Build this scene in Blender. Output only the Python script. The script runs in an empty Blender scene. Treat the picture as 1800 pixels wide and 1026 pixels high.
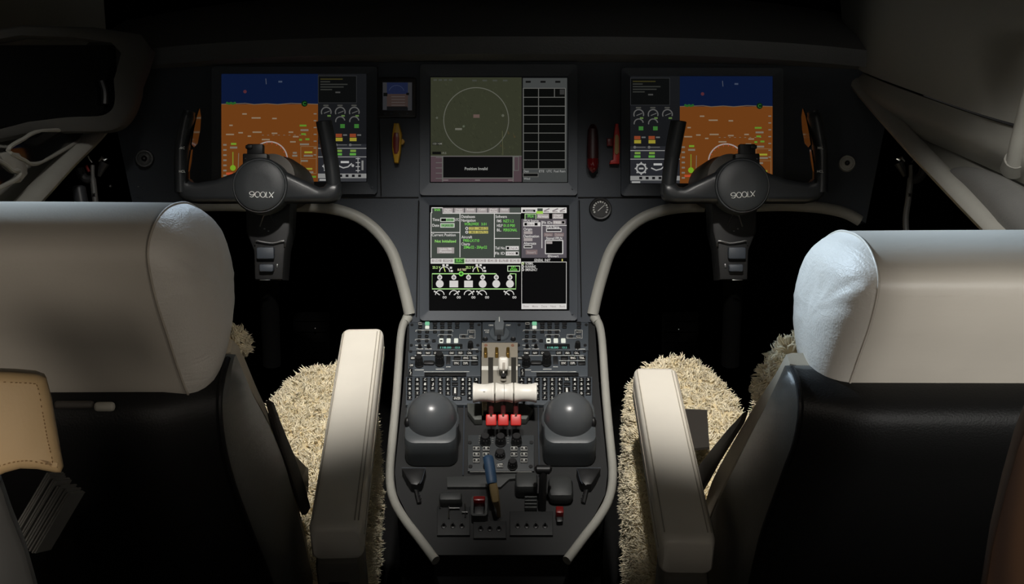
import bpy, bmesh, math, random
import numpy as np
from mathutils import Vector, Matrix, noise

rnd = random.Random(7)
SC = bpy.context.scene
COL = SC.collection

# ------------------------------------------------------------------ camera
FPX = 2000.0                      # focal length for an 1800 px wide frame
CX, CY = 881.0, 513.0             # where the optical axis meets the frame
TH = math.radians(20.0)
CAM = Vector((0, 0, 1.35))
RX = Vector((1, 0, 0))
FW = Vector((0, math.cos(TH), -math.sin(TH)))
UP = Vector((0, math.sin(TH), math.cos(TH)))

def P(px, py, d):
    """world point seen at (px, py) at distance d along the view axis"""
    return CAM + FW * d + RX * ((px - CX) / FPX * d) + UP * (-(py - CY) / FPX * d)

def PX(px, py, X):
    """world point seen at (px, py) in the vertical plane x = X"""
    return P(px, py, X * FPX / (px - CX))

def DW(X, d, w):
    return CAM + RX * X + FW * d + UP * w

class Frame:
    def __init__(s, o, x, y):
        s.o = Vector(o); s.x = Vector(x).normalized()
        z = s.x.cross(Vector(y)).normalized(); s.z = z; s.y = z.cross(s.x)
        s.M = Matrix.Translation(s.o) @ Matrix((s.x, s.y, s.z)).transposed().to_4x4()
    def pix(s, px, py, h=0.0):
        r = FW + RX * ((px - CX) / FPX) + UP * (-(py - CY) / FPX)
        t = (s.o + s.z * h - CAM).dot(s.z) / r.dot(s.z)
        q = CAM + r * t - s.o
        return (q.dot(s.x), q.dot(s.y))
    def at(s, px, py, h=0.0):
        x, y = s.pix(px, py, h)
        return s.o + s.x * x + s.y * y + s.z * h

DP = 2.27
PAN = Frame(P(CX, CY, DP), RX, UP)                       # instrument panel plane, facing the cabin
PA, PB = P(CX, 565, 2.27), P(CX, 850, 1.98)
PED = Frame(PA, RX, PA - PB)                             # sloping top of the pedestal
I4 = Matrix.Identity(4)

# ------------------------------------------------------------------ materials
def lin(c):
    def f(v):
        v = v / 255.0
        return v / 12.92 if v <= 0.04045 else ((v + 0.055) / 1.055) ** 2.4
    return (f(c[0]), f(c[1]), f(c[2]), 1.0)

MATS = {}
def mat(name, rgb, rough=0.5, metal=0.0, spec=0.5, noise_s=None, var=0.0, bump=0.0, bump_s=None, stretch=None, coat=0.0, sheen=0.0):
    if name in MATS: return MATS[name]
    m = bpy.data.materials.new(name); m.use_nodes = True
    nt = m.node_tree; b = nt.nodes['Principled BSDF']
    c = lin(rgb)
    b.inputs['Base Color'].default_value = c
    b.inputs['Roughness'].default_value = rough
    b.inputs['Metallic'].default_value = metal
    b.inputs['Specular IOR Level'].default_value = spec
    if coat: b.inputs['Coat Weight'].default_value = coat
    if sheen:
        b.inputs['Sheen Weight'].default_value = sheen
    tc = nt.nodes.new('ShaderNodeTexCoord')
    src = tc.outputs['Object']
    if stretch:
        mp = nt.nodes.new('ShaderNodeMapping'); mp.inputs['Scale'].default_value = stretch
        nt.links.new(src, mp.inputs['Vector']); src = mp.outputs['Vector']
    if var > 0:
        n = nt.nodes.new('ShaderNodeTexNoise'); n.inputs['Scale'].default_value = noise_s or 12.0
        n.inputs['Detail'].default_value = 4
        nt.links.new(src, n.inputs['Vector'])
        r = nt.nodes.new('ShaderNodeValToRGB')
        r.color_ramp.elements[0].position = 0.3; r.color_ramp.elements[1].position = 0.7
        r.color_ramp.elements[0].color = tuple(v * (1 - var) for v in c[:3]) + (1,)
        r.color_ramp.elements[1].color = tuple(min(1, v * (1 + var * 0.6)) for v in c[:3]) + (1,)
        nt.links.new(n.outputs['Fac'], r.inputs['Fac'])
        nt.links.new(r.outputs['Color'], b.inputs['Base Color'])
    if bump > 0:
        n2 = nt.nodes.new('ShaderNodeTexNoise'); n2.inputs['Scale'].default_value = bump_s or 200.0
        n2.inputs['Detail'].default_value = 6
        nt.links.new(src, n2.inputs['Vector'])
        bp = nt.nodes.new('ShaderNodeBump'); bp.inputs['Strength'].default_value = bump
        bp.inputs['Distance'].default_value = 0.002
        nt.links.new(n2.outputs['Fac'], bp.inputs['Height'])
        nt.links.new(bp.outputs['Normal'], b.inputs['Normal'])
    MATS[name] = m
    return m

def glow(name, rgb, strength=1.0):
    if name in MATS: return MATS[name]
    m = bpy.data.materials.new(name); m.use_nodes = True
    b = m.node_tree.nodes['Principled BSDF']
    b.inputs['Base Color'].default_value = (0.004, 0.004, 0.004, 1)
    b.inputs['Roughness'].default_value = 0.6
    b.inputs['Specular IOR Level'].default_value = 0.0
    b.inputs['Emission Color'].default_value = lin(rgb)
    b.inputs['Emission Strength'].default_value = strength
    MATS[name] = m
    return m

def leather(name, rgb, wrinkle=0.35, rough=0.42):
    """leather: fine grain, soft creases"""
    if name in MATS: return MATS[name]
    m = mat(name, rgb, rough=rough, spec=0.5, noise_s=7.0, var=0.07)
    nt = m.node_tree; b = nt.nodes['Principled BSDF']
    tc = nt.nodes.new('ShaderNodeTexCoord')
    mp = nt.nodes.new('ShaderNodeMapping'); mp.inputs['Scale'].default_value = (1.0, 1.0, 3.2)
    nt.links.new(tc.outputs['Object'], mp.inputs['Vector'])
    n = nt.nodes.new('ShaderNodeTexNoise'); n.inputs['Scale'].default_value = 16.0; n.inputs['Detail'].default_value = 7
    n.inputs['Roughness'].default_value = 0.68; n.inputs['Distortion'].default_value = 0.8
    nt.links.new(mp.outputs['Vector'], n.inputs['Vector'])
    v = nt.nodes.new('ShaderNodeTexVoronoi'); v.inputs['Scale'].default_value = 420.0
    nt.links.new(tc.outputs['Object'], v.inputs['Vector'])
    ad = nt.nodes.new('ShaderNodeMath'); ad.operation = 'MULTIPLY_ADD'; ad.inputs[1].default_value = 0.10
    nt.links.new(v.outputs['Distance'], ad.inputs[0]); nt.links.new(n.outputs['Fac'], ad.inputs[2])
    bp = nt.nodes.new('ShaderNodeBump'); bp.inputs['Strength'].default_value = wrinkle; bp.inputs['Distance'].default_value = 0.006
    nt.links.new(ad.outputs[0], bp.inputs['Height'])
    nt.links.new(bp.outputs['Normal'], b.inputs['Normal'])
    return m

def wood(name):
    m = mat(name, (70, 48, 32), rough=0.5, spec=0.5)
    nt = m.node_tree; b = nt.nodes['Principled BSDF']
    tc = nt.nodes.new('ShaderNodeTexCoord')
    mp = nt.nodes.new('ShaderNodeMapping'); mp.inputs['Scale'].default_value = (6, 6, 1.2); mp.inputs['Rotation'].default_value = (0.3, 0.35, 0)
    nt.links.new(tc.outputs['Object'], mp.inputs['Vector'])
    w = nt.nodes.new('ShaderNodeTexWave'); w.inputs['Scale'].default_value = 3.0; w.inputs['Distortion'].default_value = 6.0
    w.inputs['Detail'].default_value = 3
    nt.links.new(mp.outputs['Vector'], w.inputs['Vector'])
    r = nt.nodes.new('ShaderNodeValToRGB')
    r.color_ramp.elements[0].color = lin((52, 34, 24)); r.color_ramp.elements[1].color = lin((84, 58, 38))
    nt.links.new(w.outputs['Fac'], r.inputs['Fac']); nt.links.new(r.outputs['Color'], b.inputs['Base Color'])
    return m

# ------------------------------------------------------------------ shapes (each adds to a bmesh, in world space through M)
def merge(bm, tmp, M, mi):
    tmp.verts.index_update()
    vs = [bm.verts.new(M @ v.co) for v in tmp.verts]
    for f in tmp.faces:
        try:
            nf = bm.faces.new([vs[v.index] for v in f.verts]); nf.material_index = mi
        except ValueError:
            pass
    tmp.free()

def box(bm, M, c, s, bev=0.0, seg=2, mi=0, taper=None):
    t = bmesh.new(); bmesh.ops.create_cube(t, size=1.0)
    for v in t.verts:
        k = taper if (taper and v.co.z > 0) else 1.0
        v.co = Vector((v.co.x * s[0] * k, v.co.y * s[1] * k, v.co.z * s[2]))
    if bev > 0:
        bmesh.ops.bevel(t, geom=t.edges[:], offset=min(bev, min(s) * 0.49), segments=seg, profile=0.5, affect='EDGES')
    merge(bm, t, M @ Matrix.Translation(c), mi)

def lathe(bm, M, prof, n=24, mi=0, caps=True):
    """profile of (r, z) round the local z axis"""
    t = bmesh.new(); rings = []
    for r, z in prof:
        if r <= 1e-7: rings.append([t.verts.new((0, 0, z))])
        else: rings.append([t.verts.new((r * math.cos(2 * math.pi * k / n), r * math.sin(2 * math.pi * k / n), z)) for k in range(n)])
    for a, b in zip(rings, rings[1:]):
        for k in range(n):
            j = (k + 1) % n
            if len(a) == 1 and len(b) == 1: continue
            if len(a) == 1: t.faces.new([a[0], b[j], b[k]][::-1])
            elif len(b) == 1: t.faces.new([a[k], a[j], b[0]])
            else: t.faces.new([a[k], a[j], b[j], b[k]])
    if caps:
        if len(rings[0]) > 1: t.faces.new(rings[0][::-1])
        if len(rings[-1]) > 1: t.faces.new(rings[-1])
    bmesh.ops.recalc_face_normals(t, faces=t.faces[:])
    merge(bm, t, M, mi)

def cyl(bm, M, c, r, h, n=20, mi=0, bev=0.0, r2=None):
    r2 = r if r2 is None else r2
    if bev > 0: prof = [(r, 0), (r2, h - bev), (r2 - bev * 0.3, h - bev * 0.3), (r2 - bev, h)]
    else: prof = [(r, 0), (r2, h)]
    lathe(bm, M @ Matrix.Translation(c), prof, n, mi)

def prism(bm, M, pts, z0, z1, bev=0.0, seg=2, mi=0):
    t = bmesh.new()
    f = t.faces.new([t.verts.new((x, y, z0)) for x, y in pts])
    r = bmesh.ops.extrude_face_region(t, geom=[f])
    for v in r['geom']:
        if isinstance(v, bmesh.types.BMVert): v.co.z = z1
    bmesh.ops.recalc_face_normals(t, faces=t.faces[:])
    if bev > 0:
        es = [e for e in t.edges if all(abs(v.co.z - z1) < 1e-9 for v in e.verts)]
        bmesh.ops.bevel(t, geom=es, offset=bev, segments=seg, profile=0.5, affect='EDGES')
    ng = [f for f in t.faces if len(f.verts) > 4]
    bmesh.ops.triangulate(t, faces=ng)
    merge(bm, t, M, mi)

def rrect(x0, y0, x1, y1, r, n=4):
    pts = []
    for cx, cy, a in ((x1 - r, y1 - r, 0), (x0 + r, y1 - r, 90), (x0 + r, y0 + r, 180), (x1 - r, y0 + r, 270)):
        for k in range(n + 1):
            t = math.radians(a + 90 * k / n)
            pts.append((cx + r * math.cos(t), cy + r * math.sin(t)))
    return pts

def ring_prism(bm, M, outer, inner, z0, z1, zi=None, mi=0):
    zi = z1 if zi is None else zi
    n = len(outer); V = bm.verts.new
    a = [V(M @ Vector((x, y, z0))) for x, y in outer]
    b = [V(M @ Vector((x, y, z1))) for x, y in outer]
    c = [V(M @ Vector((x, y, zi))) for x, y in inner]
    d = [V(M @ Vector((x, y, z0))) for x, y in inner]
    for k in range(n):
        j = (k + 1) % n
        for p, q in ((a, b), (b, c), (c, d), (d, a)):
            f = bm.faces.new([p[k], p[j], q[j], q[k]]); f.material_index = mi

def loft(bm, rings, cap0=True, cap1=True, mi=0, closed=True):
    vr = [[bm.verts.new(p) for p in r] for r in rings]
    n = len(vr[0])
    for a, b in zip(vr, vr[1:]):
        for k in range(n if closed else n - 1):
            j = (k + 1) % n
            f = bm.faces.new([a[k], a[j], b[j], b[k]]); f.material_index = mi
    if closed:
        if cap0: bm.faces.new(vr[0][::-1]).material_index = mi
        if cap1: bm.faces.new(vr[-1]).material_index = mi
    return vr

def smooth_path(pts, sub=6, closed=False):
    pts = [Vector(p) for p in pts]; out = []; n = len(pts)
    for i in range(n if closed else n - 1):
        if closed: p0, p1, p2, p3 = pts[i - 1], pts[i], pts[(i + 1) % n], pts[(i + 2) % n]
        else: p0, p1, p2, p3 = pts[max(i - 1, 0)], pts[i], pts[i + 1], pts[min(i + 2, n - 1)]
        for k in range(sub):
            t = k / sub
            out.append(0.5 * ((2 * p1) + (p2 - p0) * t + (2 * p0 - 5 * p1 + 4 * p2 - p3) * t * t + (3 * p1 - p0 - 3 * p2 + p3) * t ** 3))
    if not closed: out.append(pts[-1])
    return out

def tube(bm, path, r, n=10, mi=0, flat=1.0, ref=None, closed=False):
    """round (or flattened) bar along a path; r a number or one per point"""
    path = [Vector(p) for p in path]; m = len(path); rings = []
    ref = Vector(ref) if ref is not None else None
    prev = None
    for i, p in enumerate(path):
        if closed: t = (path[(i + 1) % m] - path[i - 1]).normalized()
        else: t = (path[min(i + 1, m - 1)] - path[max(i - 1, 0)]).normalized()
        if ref is not None: a = ref
        elif prev is not None: a = prev
        else: a = Vector((0, 0, 1)) if abs(t.z) < 0.9 else Vector((0, 1, 0))
        u = (a - t * a.dot(t)).normalized(); v = t.cross(u); prev = u
        rr = r[i] if isinstance(r, (list, tuple)) else r
        rings.append([p + u * (rr * flat * math.cos(2 * math.pi * k / n)) + v * (rr * math.sin(2 * math.pi * k / n)) for k in range(n)])
    if closed: rings.append(rings[0])
    loft(bm, rings, not closed, not closed, mi)

def blob(bm, M, c, r, nu=20, nv=12, mi=0, zmin=-1.0):
    prof = []
    for k in range(nv + 1):
        a = math.pi * k / nv
        z = -math.cos(a)
        if z < zmin: continue
        prof.append((math.sin(a), z))
    if zmin > -1: prof = [(math.sqrt(1 - zmin * zmin), zmin)] + prof
    S = Matrix.Diagonal((r[0], r[1], r[2], 1))
    lathe(bm, M @ Matrix.Translation(c) @ S, prof, nu, mi)

_TXT = {}
def text_mesh(s, bold=False):
    key = (s, bold)
    if key not in _TXT:
        cu = bpy.data.curves.new('lettering', 'FONT'); cu.body = s; cu.size = 1.0; cu.resolution_u = 3
        cu.fill_mode = 'FRONT'
        if bold: cu.offset = 0.012
        o = bpy.data.objects.new('lettering', cu); COL.objects.link(o)
        dg = bpy.context.evaluated_depsgraph_get(); dg.update()
        me = o.evaluated_get(dg).to_mesh()
        vs = [v.co.copy() for v in me.vertices]; fs = [tuple(p.vertices) for p in me.polygons]
        o.evaluated_get(dg).to_mesh_clear()
        bpy.data.objects.remove(o); bpy.data.curves.remove(cu)
        w = max([v.x for v in vs], default=0); x0 = min([v.x for v in vs], default=0)
        _TXT[key] = (vs, fs, x0, w)
    return _TXT[key]

def text(bm, M, s, x, y, z, h, mi=0, align='L', sx=1.0, bold=False, fit=None, slant=0.0):
    """h = cap height"""
    vs, fs, x0, w = text_mesh(s, bold)
    if not vs: return
    k = h / 0.70; kx = k * sx
    if fit: kx = fit / max(w - x0, 1e-6)
    off = {'L': -x0 * kx, 'C': -(x0 + w) / 2 * kx, 'R': -w * kx}[align]
    nv = [bm.verts.new(M @ Vector((x + off + v.x * kx + slant * v.y * k, y + v.y * k, z))) for v in vs]
    for f in fs:
        try: bm.faces.new([nv[i] for i in f]).material_index = mi
        except ValueError: pass

# ------------------------------------------------------------------ objects
def put(o, parent):
    COL.objects.link(o)
    if parent is not None:
        o.parent = parent
    return o

WORLD = {}
def obj(name, bm, mats, parent=None, smooth=35, label=None, recalc=True, weld=False):
    """link the bmesh (in world space) as ONE object; origin at its base or its parent's frame"""
    if recalc: bmesh.ops.recalc_face_normals(bm, faces=bm.faces[:])
    me = bpy.data.meshes.new(name)
    o = bpy.data.objects.new(name, me)
    if parent is not None:
        PM = WORLD[parent.name]
    else:
        PM = I4
    cs = [v.co for v in bm.verts]
    lo = Vector((min(c.x for c in cs), min(c.y for c in cs), min(c.z for c in cs)))
    hi = Vector((max(c.x for c in cs), max(c.y for c in cs), max(c.z for c in cs)))
    org = Vector(((lo.x + hi.x) / 2, (lo.y + hi.y) / 2, lo.z))
    rot = PM.to_3x3().to_4x4()
    W = Matrix.Translation(org) @ rot
    bm.transform(W.inverted())
    bm.to_mesh(me); bm.free()
    for m in (mats if isinstance(mats, (list, tuple)) else [mats]): me.materials.append(m)
    if smooth:
        me.polygons.foreach_set('use_smooth', [True] * len(me.polygons))
        me.set_sharp_from_angle(angle=math.radians(smooth))
    put(o, parent)
    o.matrix_local = PM.inverted() @ W if parent is not None else W
    WORLD[o.name] = W
    if label: o['label'] = label
    return o

def raw_obj(name, verts, faces, mats, parent):
    me = bpy.data.meshes.new(name); o = bpy.data.objects.new(name, me)
    PM = WORLD[parent.name]; org = PM.to_translation()
    W = PM
    inv = np.array(W.inverted()); v = np.asarray(verts)
    v = v @ inv[:3, :3].T + inv[:3, 3]
    me.from_pydata(v.tolist(), [], faces); me.update()
    me.materials.append(mats)
    me.polygons.foreach_set('use_smooth', [True] * len(me.polygons))
    put(o, parent); o.matrix_local = I4
    WORLD[o.name] = W
    return o

def thing(name, label, cat, M, group=None):
    o = bpy.data.objects.new(name, None); COL.objects.link(o)
    o.empty_display_size = 0.02
    o.matrix_world = M; WORLD[o.name] = M.copy()
    o['label'] = label; o['category'] = cat
    if group: o['group'] = group
    return o

def tag(o, label, cat, group=None, kind=None):
    o['label'] = label; o['category'] = cat
    if group: o['group'] = group
    if kind: o['kind'] = kind
    return o

def struct(name, bm, mats, parent=None, smooth=35, **k):
    o = obj(name, bm, mats, parent, smooth, **k)
    if parent is None: o['kind'] = 'structure'
    return o

def FM(F, px, py, h=0.0):
    """frame matrix moved to the pixel's place on its plane"""
    x, y = F.pix(px, py, h)
    return F.M @ Matrix.Translation((x, y, h))
# ------------------------------------------------------------------ colours of the place
M_PANEL = mat('panel_paint', (48, 54, 62), 0.6, bump=0.15, bump_s=700)
M_BEZEL = mat('bezel_paint', (54, 60, 68), 0.55, bump=0.1, bump_s=900)
M_BLACK = mat('black_plastic', (22, 22, 23), 0.45)
M_GLOSS = mat('glossy_black', (16, 16, 17), 0.1, coat=0.6)
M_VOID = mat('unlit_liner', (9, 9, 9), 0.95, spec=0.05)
M_TRIM = mat('grey_edge_trim', (158, 157, 150), 0.5, noise_s=20, var=0.06, bump=0.1, bump_s=300)
M_LINER = mat('sidewall_liner', (150, 149, 142), 0.6, noise_s=5, var=0.05, bump=0.12, bump_s=160)
M_PADGREY = leather('grey_pad', (110, 110, 108), 0.2, 0.4)
M_METAL = mat('dull_metal', (150, 150, 150), 0.35, metal=1.0)
M_STEEL = mat('bright_metal', (225, 222, 215), 0.22, metal=1.0)
M_BRASS = mat('brass', (150, 120, 62), 0.35, metal=0.9)
M_WHITE = mat('white_knob', (235, 231, 222), 0.38, noise_s=9, var=0.02)
M_RED = mat('red_paint', (196, 44, 40), 0.4)
M_DKRED = mat('dark_red_paint', (112, 22, 22), 0.3)
M_YEL = mat('yellow_paint', (196, 150, 26), 0.4)
M_INK = mat('white_marking', (205, 205, 200), 0.6)
M_FLOOR = mat('dark_carpet', (26, 26, 26), 0.95, spec=0.05, bump=0.4, bump_s=500)
M_GLASS = mat('dark_window_glass', (14, 15, 16), 0.12)

BM = bmesh.new

def px_rect(F, x0, y0, x1, y1, h=0.0):
    a, b = F.pix(x0, y1, h), F.pix(x1, y0, h)
    return a[0], a[1], b[0], b[1]

# ------------------------------------------------------------------ the setting
b = BM(); box(b, I4, (0, 1.6, -0.02), (2.6, 4.4, 0.04)); struct('floor', b, M_FLOOR, smooth=0)
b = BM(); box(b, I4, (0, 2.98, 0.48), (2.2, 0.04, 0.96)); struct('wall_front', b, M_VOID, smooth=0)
# overhead lining and the lower side linings
b = BM(); box(b, I4, (0, 1.0, 2.02), (2.4, 3.2, 0.04)); struct('ceiling', b, M_LINER, smooth=0)

def sheet(bm, curves, sub=5, thick=0.012, side=1, mi=0):
    """skin through several same-length curves, given thickness away from the cabin"""
    cs = [smooth_path(c, sub) for c in curves]
    k = len(cs)
    rows = [smooth_path([c[i] for c in cs], 4) if k > 2 else [c[i] for c in cs for c in [c]] for i in range(len(cs[0]))]
    if k == 2: rows = [[a, b_] for a, b_ in zip(*cs)]
    out = Vector((side * thick, 0, -thick * 0.2))
    g = [[bm.verts.new(p) for p in r] for r in rows]
    g2 = [[bm.verts.new(p + out) for p in r] for r in rows]
    n, m = len(g), len(g[0])
    for i in range(n - 1):
        for j in range(m - 1):
            bm.faces.new([g[i][j], g[i + 1][j], g[i + 1][j + 1], g[i][j + 1]]).material_index = mi
            bm.faces.new([g2[i][j], g2[i][j + 1], g2[i + 1][j + 1], g2[i + 1][j]]).material_index = mi
    for i in range(n - 1):
        bm.faces.new([g[i][0], g2[i][0], g2[i + 1][0], g[i + 1][0]]).material_index = mi
        bm.faces.new([g[i][-1], g[i + 1][-1], g2[i + 1][-1], g2[i][-1]]).material_index = mi
    for j in range(m - 1):
        bm.faces.new([g[0][j], g[0][j + 1], g2[0][j + 1], g2[0][j]]).material_index = mi
        bm.faces.new([g[-1][j], g2[-1][j], g2[-1][j + 1], g[-1][j + 1]]).material_index = mi

def PL(*a): return [P(*q) for q in a]

# right side: sill rail, panel above it, panel above that
rail_r = PL((1470, 95, 2.42), (1512, 150, 2.27), (1588, 236, 2.05), (1668, 320, 1.84), (1752, 405, 1.66), (1850, 500, 1.5), (2010, 640, 1.3))
b = BM(); tube(b, smooth_path(rail_r, 6), 0.0185, 12, flat=0.75); struct('trim_2', b, M_TRIM)
c0 = PL((1478, 92, 2.43), (1522, 148, 2.29), (1602, 236, 2.07), (1690, 322, 1.86), (1780, 405, 1.68), (1880, 500, 1.52), (2040, 640, 1.32))
c1 = PL((1482, 85, 2.45), (1526, 170, 2.31), (1592, 228, 2.12), (1700, 278, 1.95), (1802, 324, 1.80), (1900, 372, 1.66), (2060, 450, 1.46))
c2 = PL((1492, 80, 2.44), (1512, 122, 2.30), (1545, 141, 2.17), (1650, 180, 1.98), (1752, 214, 1.83), (1870, 246, 1.69), (2060, 300, 1.5))
c3 = PL((1475, -20, 2.46), (1500, -20, 2.32), (1545, -30, 2.2), (1650, -40, 2.02), (1752, -40, 1.87), (1870, -50, 1.73), (2060, -60, 1.54))
b = BM()
mid01 = [(p + q) / 2 + Vector((0.012, 0, 0.0)) for p, q in zip(c0, c1)]
sheet(b, [c0, mid01, c1], 5)
off = Vector((-0.008, 0, 0.006))
c1b = [p + Vector((-0.010, 0, 0.004)) for p in c1]
mid12 = [(p + q) / 2 + Vector((-0.022, 0, 0.006)) for p, q in zip(c1b, c2)]
sheet(b, [c1b, mid12, c2], 5)
c2b = [p + Vector((-0.012, 0, 0.008)) for p in c2]
sheet(b, [c2b, c3], 5)
wr = struct('wall_right', b, M_LINER)
b = BM(); box(b, I4, (1.12, .65, 1.0), (.03, 3.3, 2.0)); obj('outer_skin', b, M_LINER, wr, smooth=0)
# padded ledge on the right panel
lp_ = smooth_path(PL((1672, 305, 1.86), (1715, 318, 1.80), (1765, 352, 1.71), (1815, 395, 1.62), (1880, 455, 1.52), (2000, 560, 1.36), (2140, 660, 1.22)), 6)
b = BM(); tube(b, lp_, [0.006 + 0.03 * min(1, i / 16) ** .7 if i < 30 else .036 * max(.1, (len(lp_) - 1 - i) / 7) ** .5 for i in range(len(lp_))], 16)
o = struct('trim_4', b, M_PADGREY)
tg = thing('grab_handle', 'pale tubular grab handle standing on right sidewall panel', 'handle', Matrix.Translation(P(1788, 295, 1.74)))
b = BM(); tube(b, smooth_path(PL((1783, 288, 1.77), (1790, 255, 1.75), (1800, 215, 1.73), (1812, 170, 1.70), (1832, 120, 1.67), (1846, 95, 1.69), (1862, 84, 1.76)), 5), 0.0135, 14); obj('bar', b, M_TRIM, tg)
b = BM(); tube(b, PL((1780, 297, 1.79), (1785, 280, 1.765)), [0.0185, 0.0165], 16); obj('collar', b, M_LINER, tg)

# left side: sill rail, glazed panel above it and the frame hanging over it
rail_l = PL((205, 175, 2.3), (172, 228, 2.16), (112, 288, 1.98), (55, 349, 1.82), (-20, 425, 1.65), (-140, 540, 1.46))
b = BM(); tube(b, smooth_path(rail_l, 6), 0.0195, 12, flat=0.75); struct('trim_1', b, M_TRIM)
d0 = PL((190, 175, 2.31), (150, 228, 2.18), (88, 288, 2.0), (26, 352, 1.84), (-60, 430, 1.67), (-190, 545, 1.48))
d1 = PL((188, 165, 2.33), (120, 190, 2.24), (40, 215, 2.1), (-20, 225, 1.98), (-110, 260, 1.82), (-250, 320, 1.62))
d2 = PL((180, -30, 2.36), (110, -30, 2.3), (40, -40, 2.18), (-20, -40, 2.06), (-110, -40, 1.9), (-250, -60, 1.7))
b = BM(); sheet(b, [d0, d1], 5, side=-1); sheet(b, [[p + Vector((0.008, 0, 0)) for p in d1], d2], 5, side=-1)
wl = struct('wall_left', b, M_LINER)
b = BM(); box(b, I4, (-1.12, .65, 1.0), (.03, 3.3, 2.0)); obj('outer_skin', b, M_LINER, wl, smooth=0)

def slab(bm, pts, thick, mi=0, bev=0.0):
    """thin solid through nearly coplanar world points, thickness towards the cabin's outside"""
    c = sum(pts, Vector()) / len(pts)
    n = Vector()
    for i in range(len(pts)): n += (pts[i] - c).cross(pts[(i + 1) % len(pts)] - c)
    n.normalize()
    if n.dot(CAM - c) < 0: n = -n
    x = (pts[0] - c).normalized(); x = (x - n * x.dot(n)).normalized()
    y = n.cross(x)
    M = Matrix.Translation(c) @ Matrix((x, y, n)).transposed().to_4x4()
    q = [((p - c).dot(x), (p - c).dot(y)) for p in pts]
    prism(bm, M, q, -thick, 0.0, bev, 2, mi)
    return M, q

def WL(*pts):
    """points lifted just off the left sidewall: depth read from the rail's line"""
    out = []
    for px, py in pts:
        d = 1.98 + (px - 112) * 0.00272 + (288 - py) * 0.0005
        out.append(P(px, py, d - 0.012))
    return out
b = BM(); slab(b, WL((156, 231), (140, 244), (78, 279), (72, 284), (52, 286), (44, 280), (16, 263), (40, 246), (70, 232)), 0.006, 0, 0.002)
w2 = struct('window_2', b, M_GLASS)
b = BM(); tube(b, smooth_path(WL((170, 230), (142, 246), (80, 281), (56, 288), (42, 281), (14, 264), (40, 245), (76, 230)), 4, True), 0.0035, 8, closed=True)
obj('window_frame', b, M_TRIM, w2)
b = BM(); slab(b, WL((-14, 277), (6, 290), (22, 304), (30, 303), (29, 312), (-14, 334)), 0.006, 0, 0.002)
w3 = struct('window_3', b, M_GLASS)
b = BM(); tube(b, smooth_path(WL((-20, 272), (8, 288), (22, 300), (33, 300), (30, 314), (-20, 339)), 4), 0.0035, 8)
obj('window_frame', b, M_TRIM, w3)
b = BM(); slab(b, WL((34, 268), (46, 284), (50, 306), (38, 320), (28, 300), (8, 284), (0, 270), (14, 266)), 0.012, 0, 0.003)
struct('trim_5', b, M_LINER)
# frame with rounded corner and dark pane hanging at the upper left
fr_o = [(-60, 60), (246, 60), (243, 150), (238, 178), (226, 205), (206, 224), (176, 230), (120, 230), (40, 234), (-60, 238)]
fr_i = [(-40, 75), (196, 75), (200, 140), (202, 170), (199, 188), (190, 198), (172, 204), (118, 206), (50, 214), (-40, 222)]
def FRM(q): return [P(x, y, 2.02 - (172 - x) * 0.0008) for x, y in q]
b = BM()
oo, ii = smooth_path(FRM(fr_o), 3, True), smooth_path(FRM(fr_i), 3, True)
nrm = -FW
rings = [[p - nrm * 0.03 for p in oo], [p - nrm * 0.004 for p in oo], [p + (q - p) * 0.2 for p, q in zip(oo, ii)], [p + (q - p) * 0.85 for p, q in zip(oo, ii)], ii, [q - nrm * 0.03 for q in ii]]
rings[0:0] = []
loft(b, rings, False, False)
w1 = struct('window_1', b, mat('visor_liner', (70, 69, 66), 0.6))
b = BM(); slab(b, FRM(fr_i), 0.006); b.transform(Matrix.Translation(FW * 0.02)); obj('pane', b, M_GLASS, w1)
b = BM(); tube(b, smooth_path(FRM([(176, 140), (182, 160), (182, 182)]), 4), 0.006, 8); b.transform(Matrix.Translation(FW * 0.006)); obj('catch', b, M_BLACK, w1)

# hood above the instruments and the windscreen ahead of it
b = BM()
prof = [(2.19, 1.035), (2.21, 1.065), (2.30, 1.085), (2.55, 1.10), (2.95, 1.08), (2.95, 0.96), (2.30, 1.0), (2.235, 1.03)]
rings = []
for k in range(25):
    t = -1 + 2 * k / 24
    X = 0.84 * t; dy = 0.05 * abs(t) ** 3; dz = -0.05 * abs(t) ** 3
    rings.append([Vector((X, y + (0.0 if i in (4, 5) else dy), z + dz)) for i, (y, z) in enumerate(prof)])
loft(b, rings)
o = obj('glareshield', b, mat('hood_leather', (96, 96, 96), 0.8, spec=0.2, bump=0.3, bump_s=300))
tag(o, 'dark padded hood running across the top of the instrument panel', 'glareshield')
b = BM()
slab(b, [Vector((-0.86, 2.98, .97)), Vector((0.86, 2.98, .97)), Vector((0.7, 2.25, 1.95)), Vector((-0.7, 2.25, 1.95))], 0.012)
struct('window_4', b, M_GLASS)
for s_, nm in ((-1, 'window_5'), (1, 'window_6')):
    b = BM(); slab(b, [Vector((s_ * .85, 2.98, .95)), Vector((s_ * .72, 2.25, 1.95)), Vector((s_ * 1.0, 2.05, 1.95)), Vector((s_ * 1.05, 2.25, .98))], 0.012); struct(nm, b, M_GLASS)
b = BM(); tube(b, [Vector((0, 2.93, 1.06)), Vector((0, 2.24, 1.94))], 0.03, 12); struct('trim_3', b, M_VOID)

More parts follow.
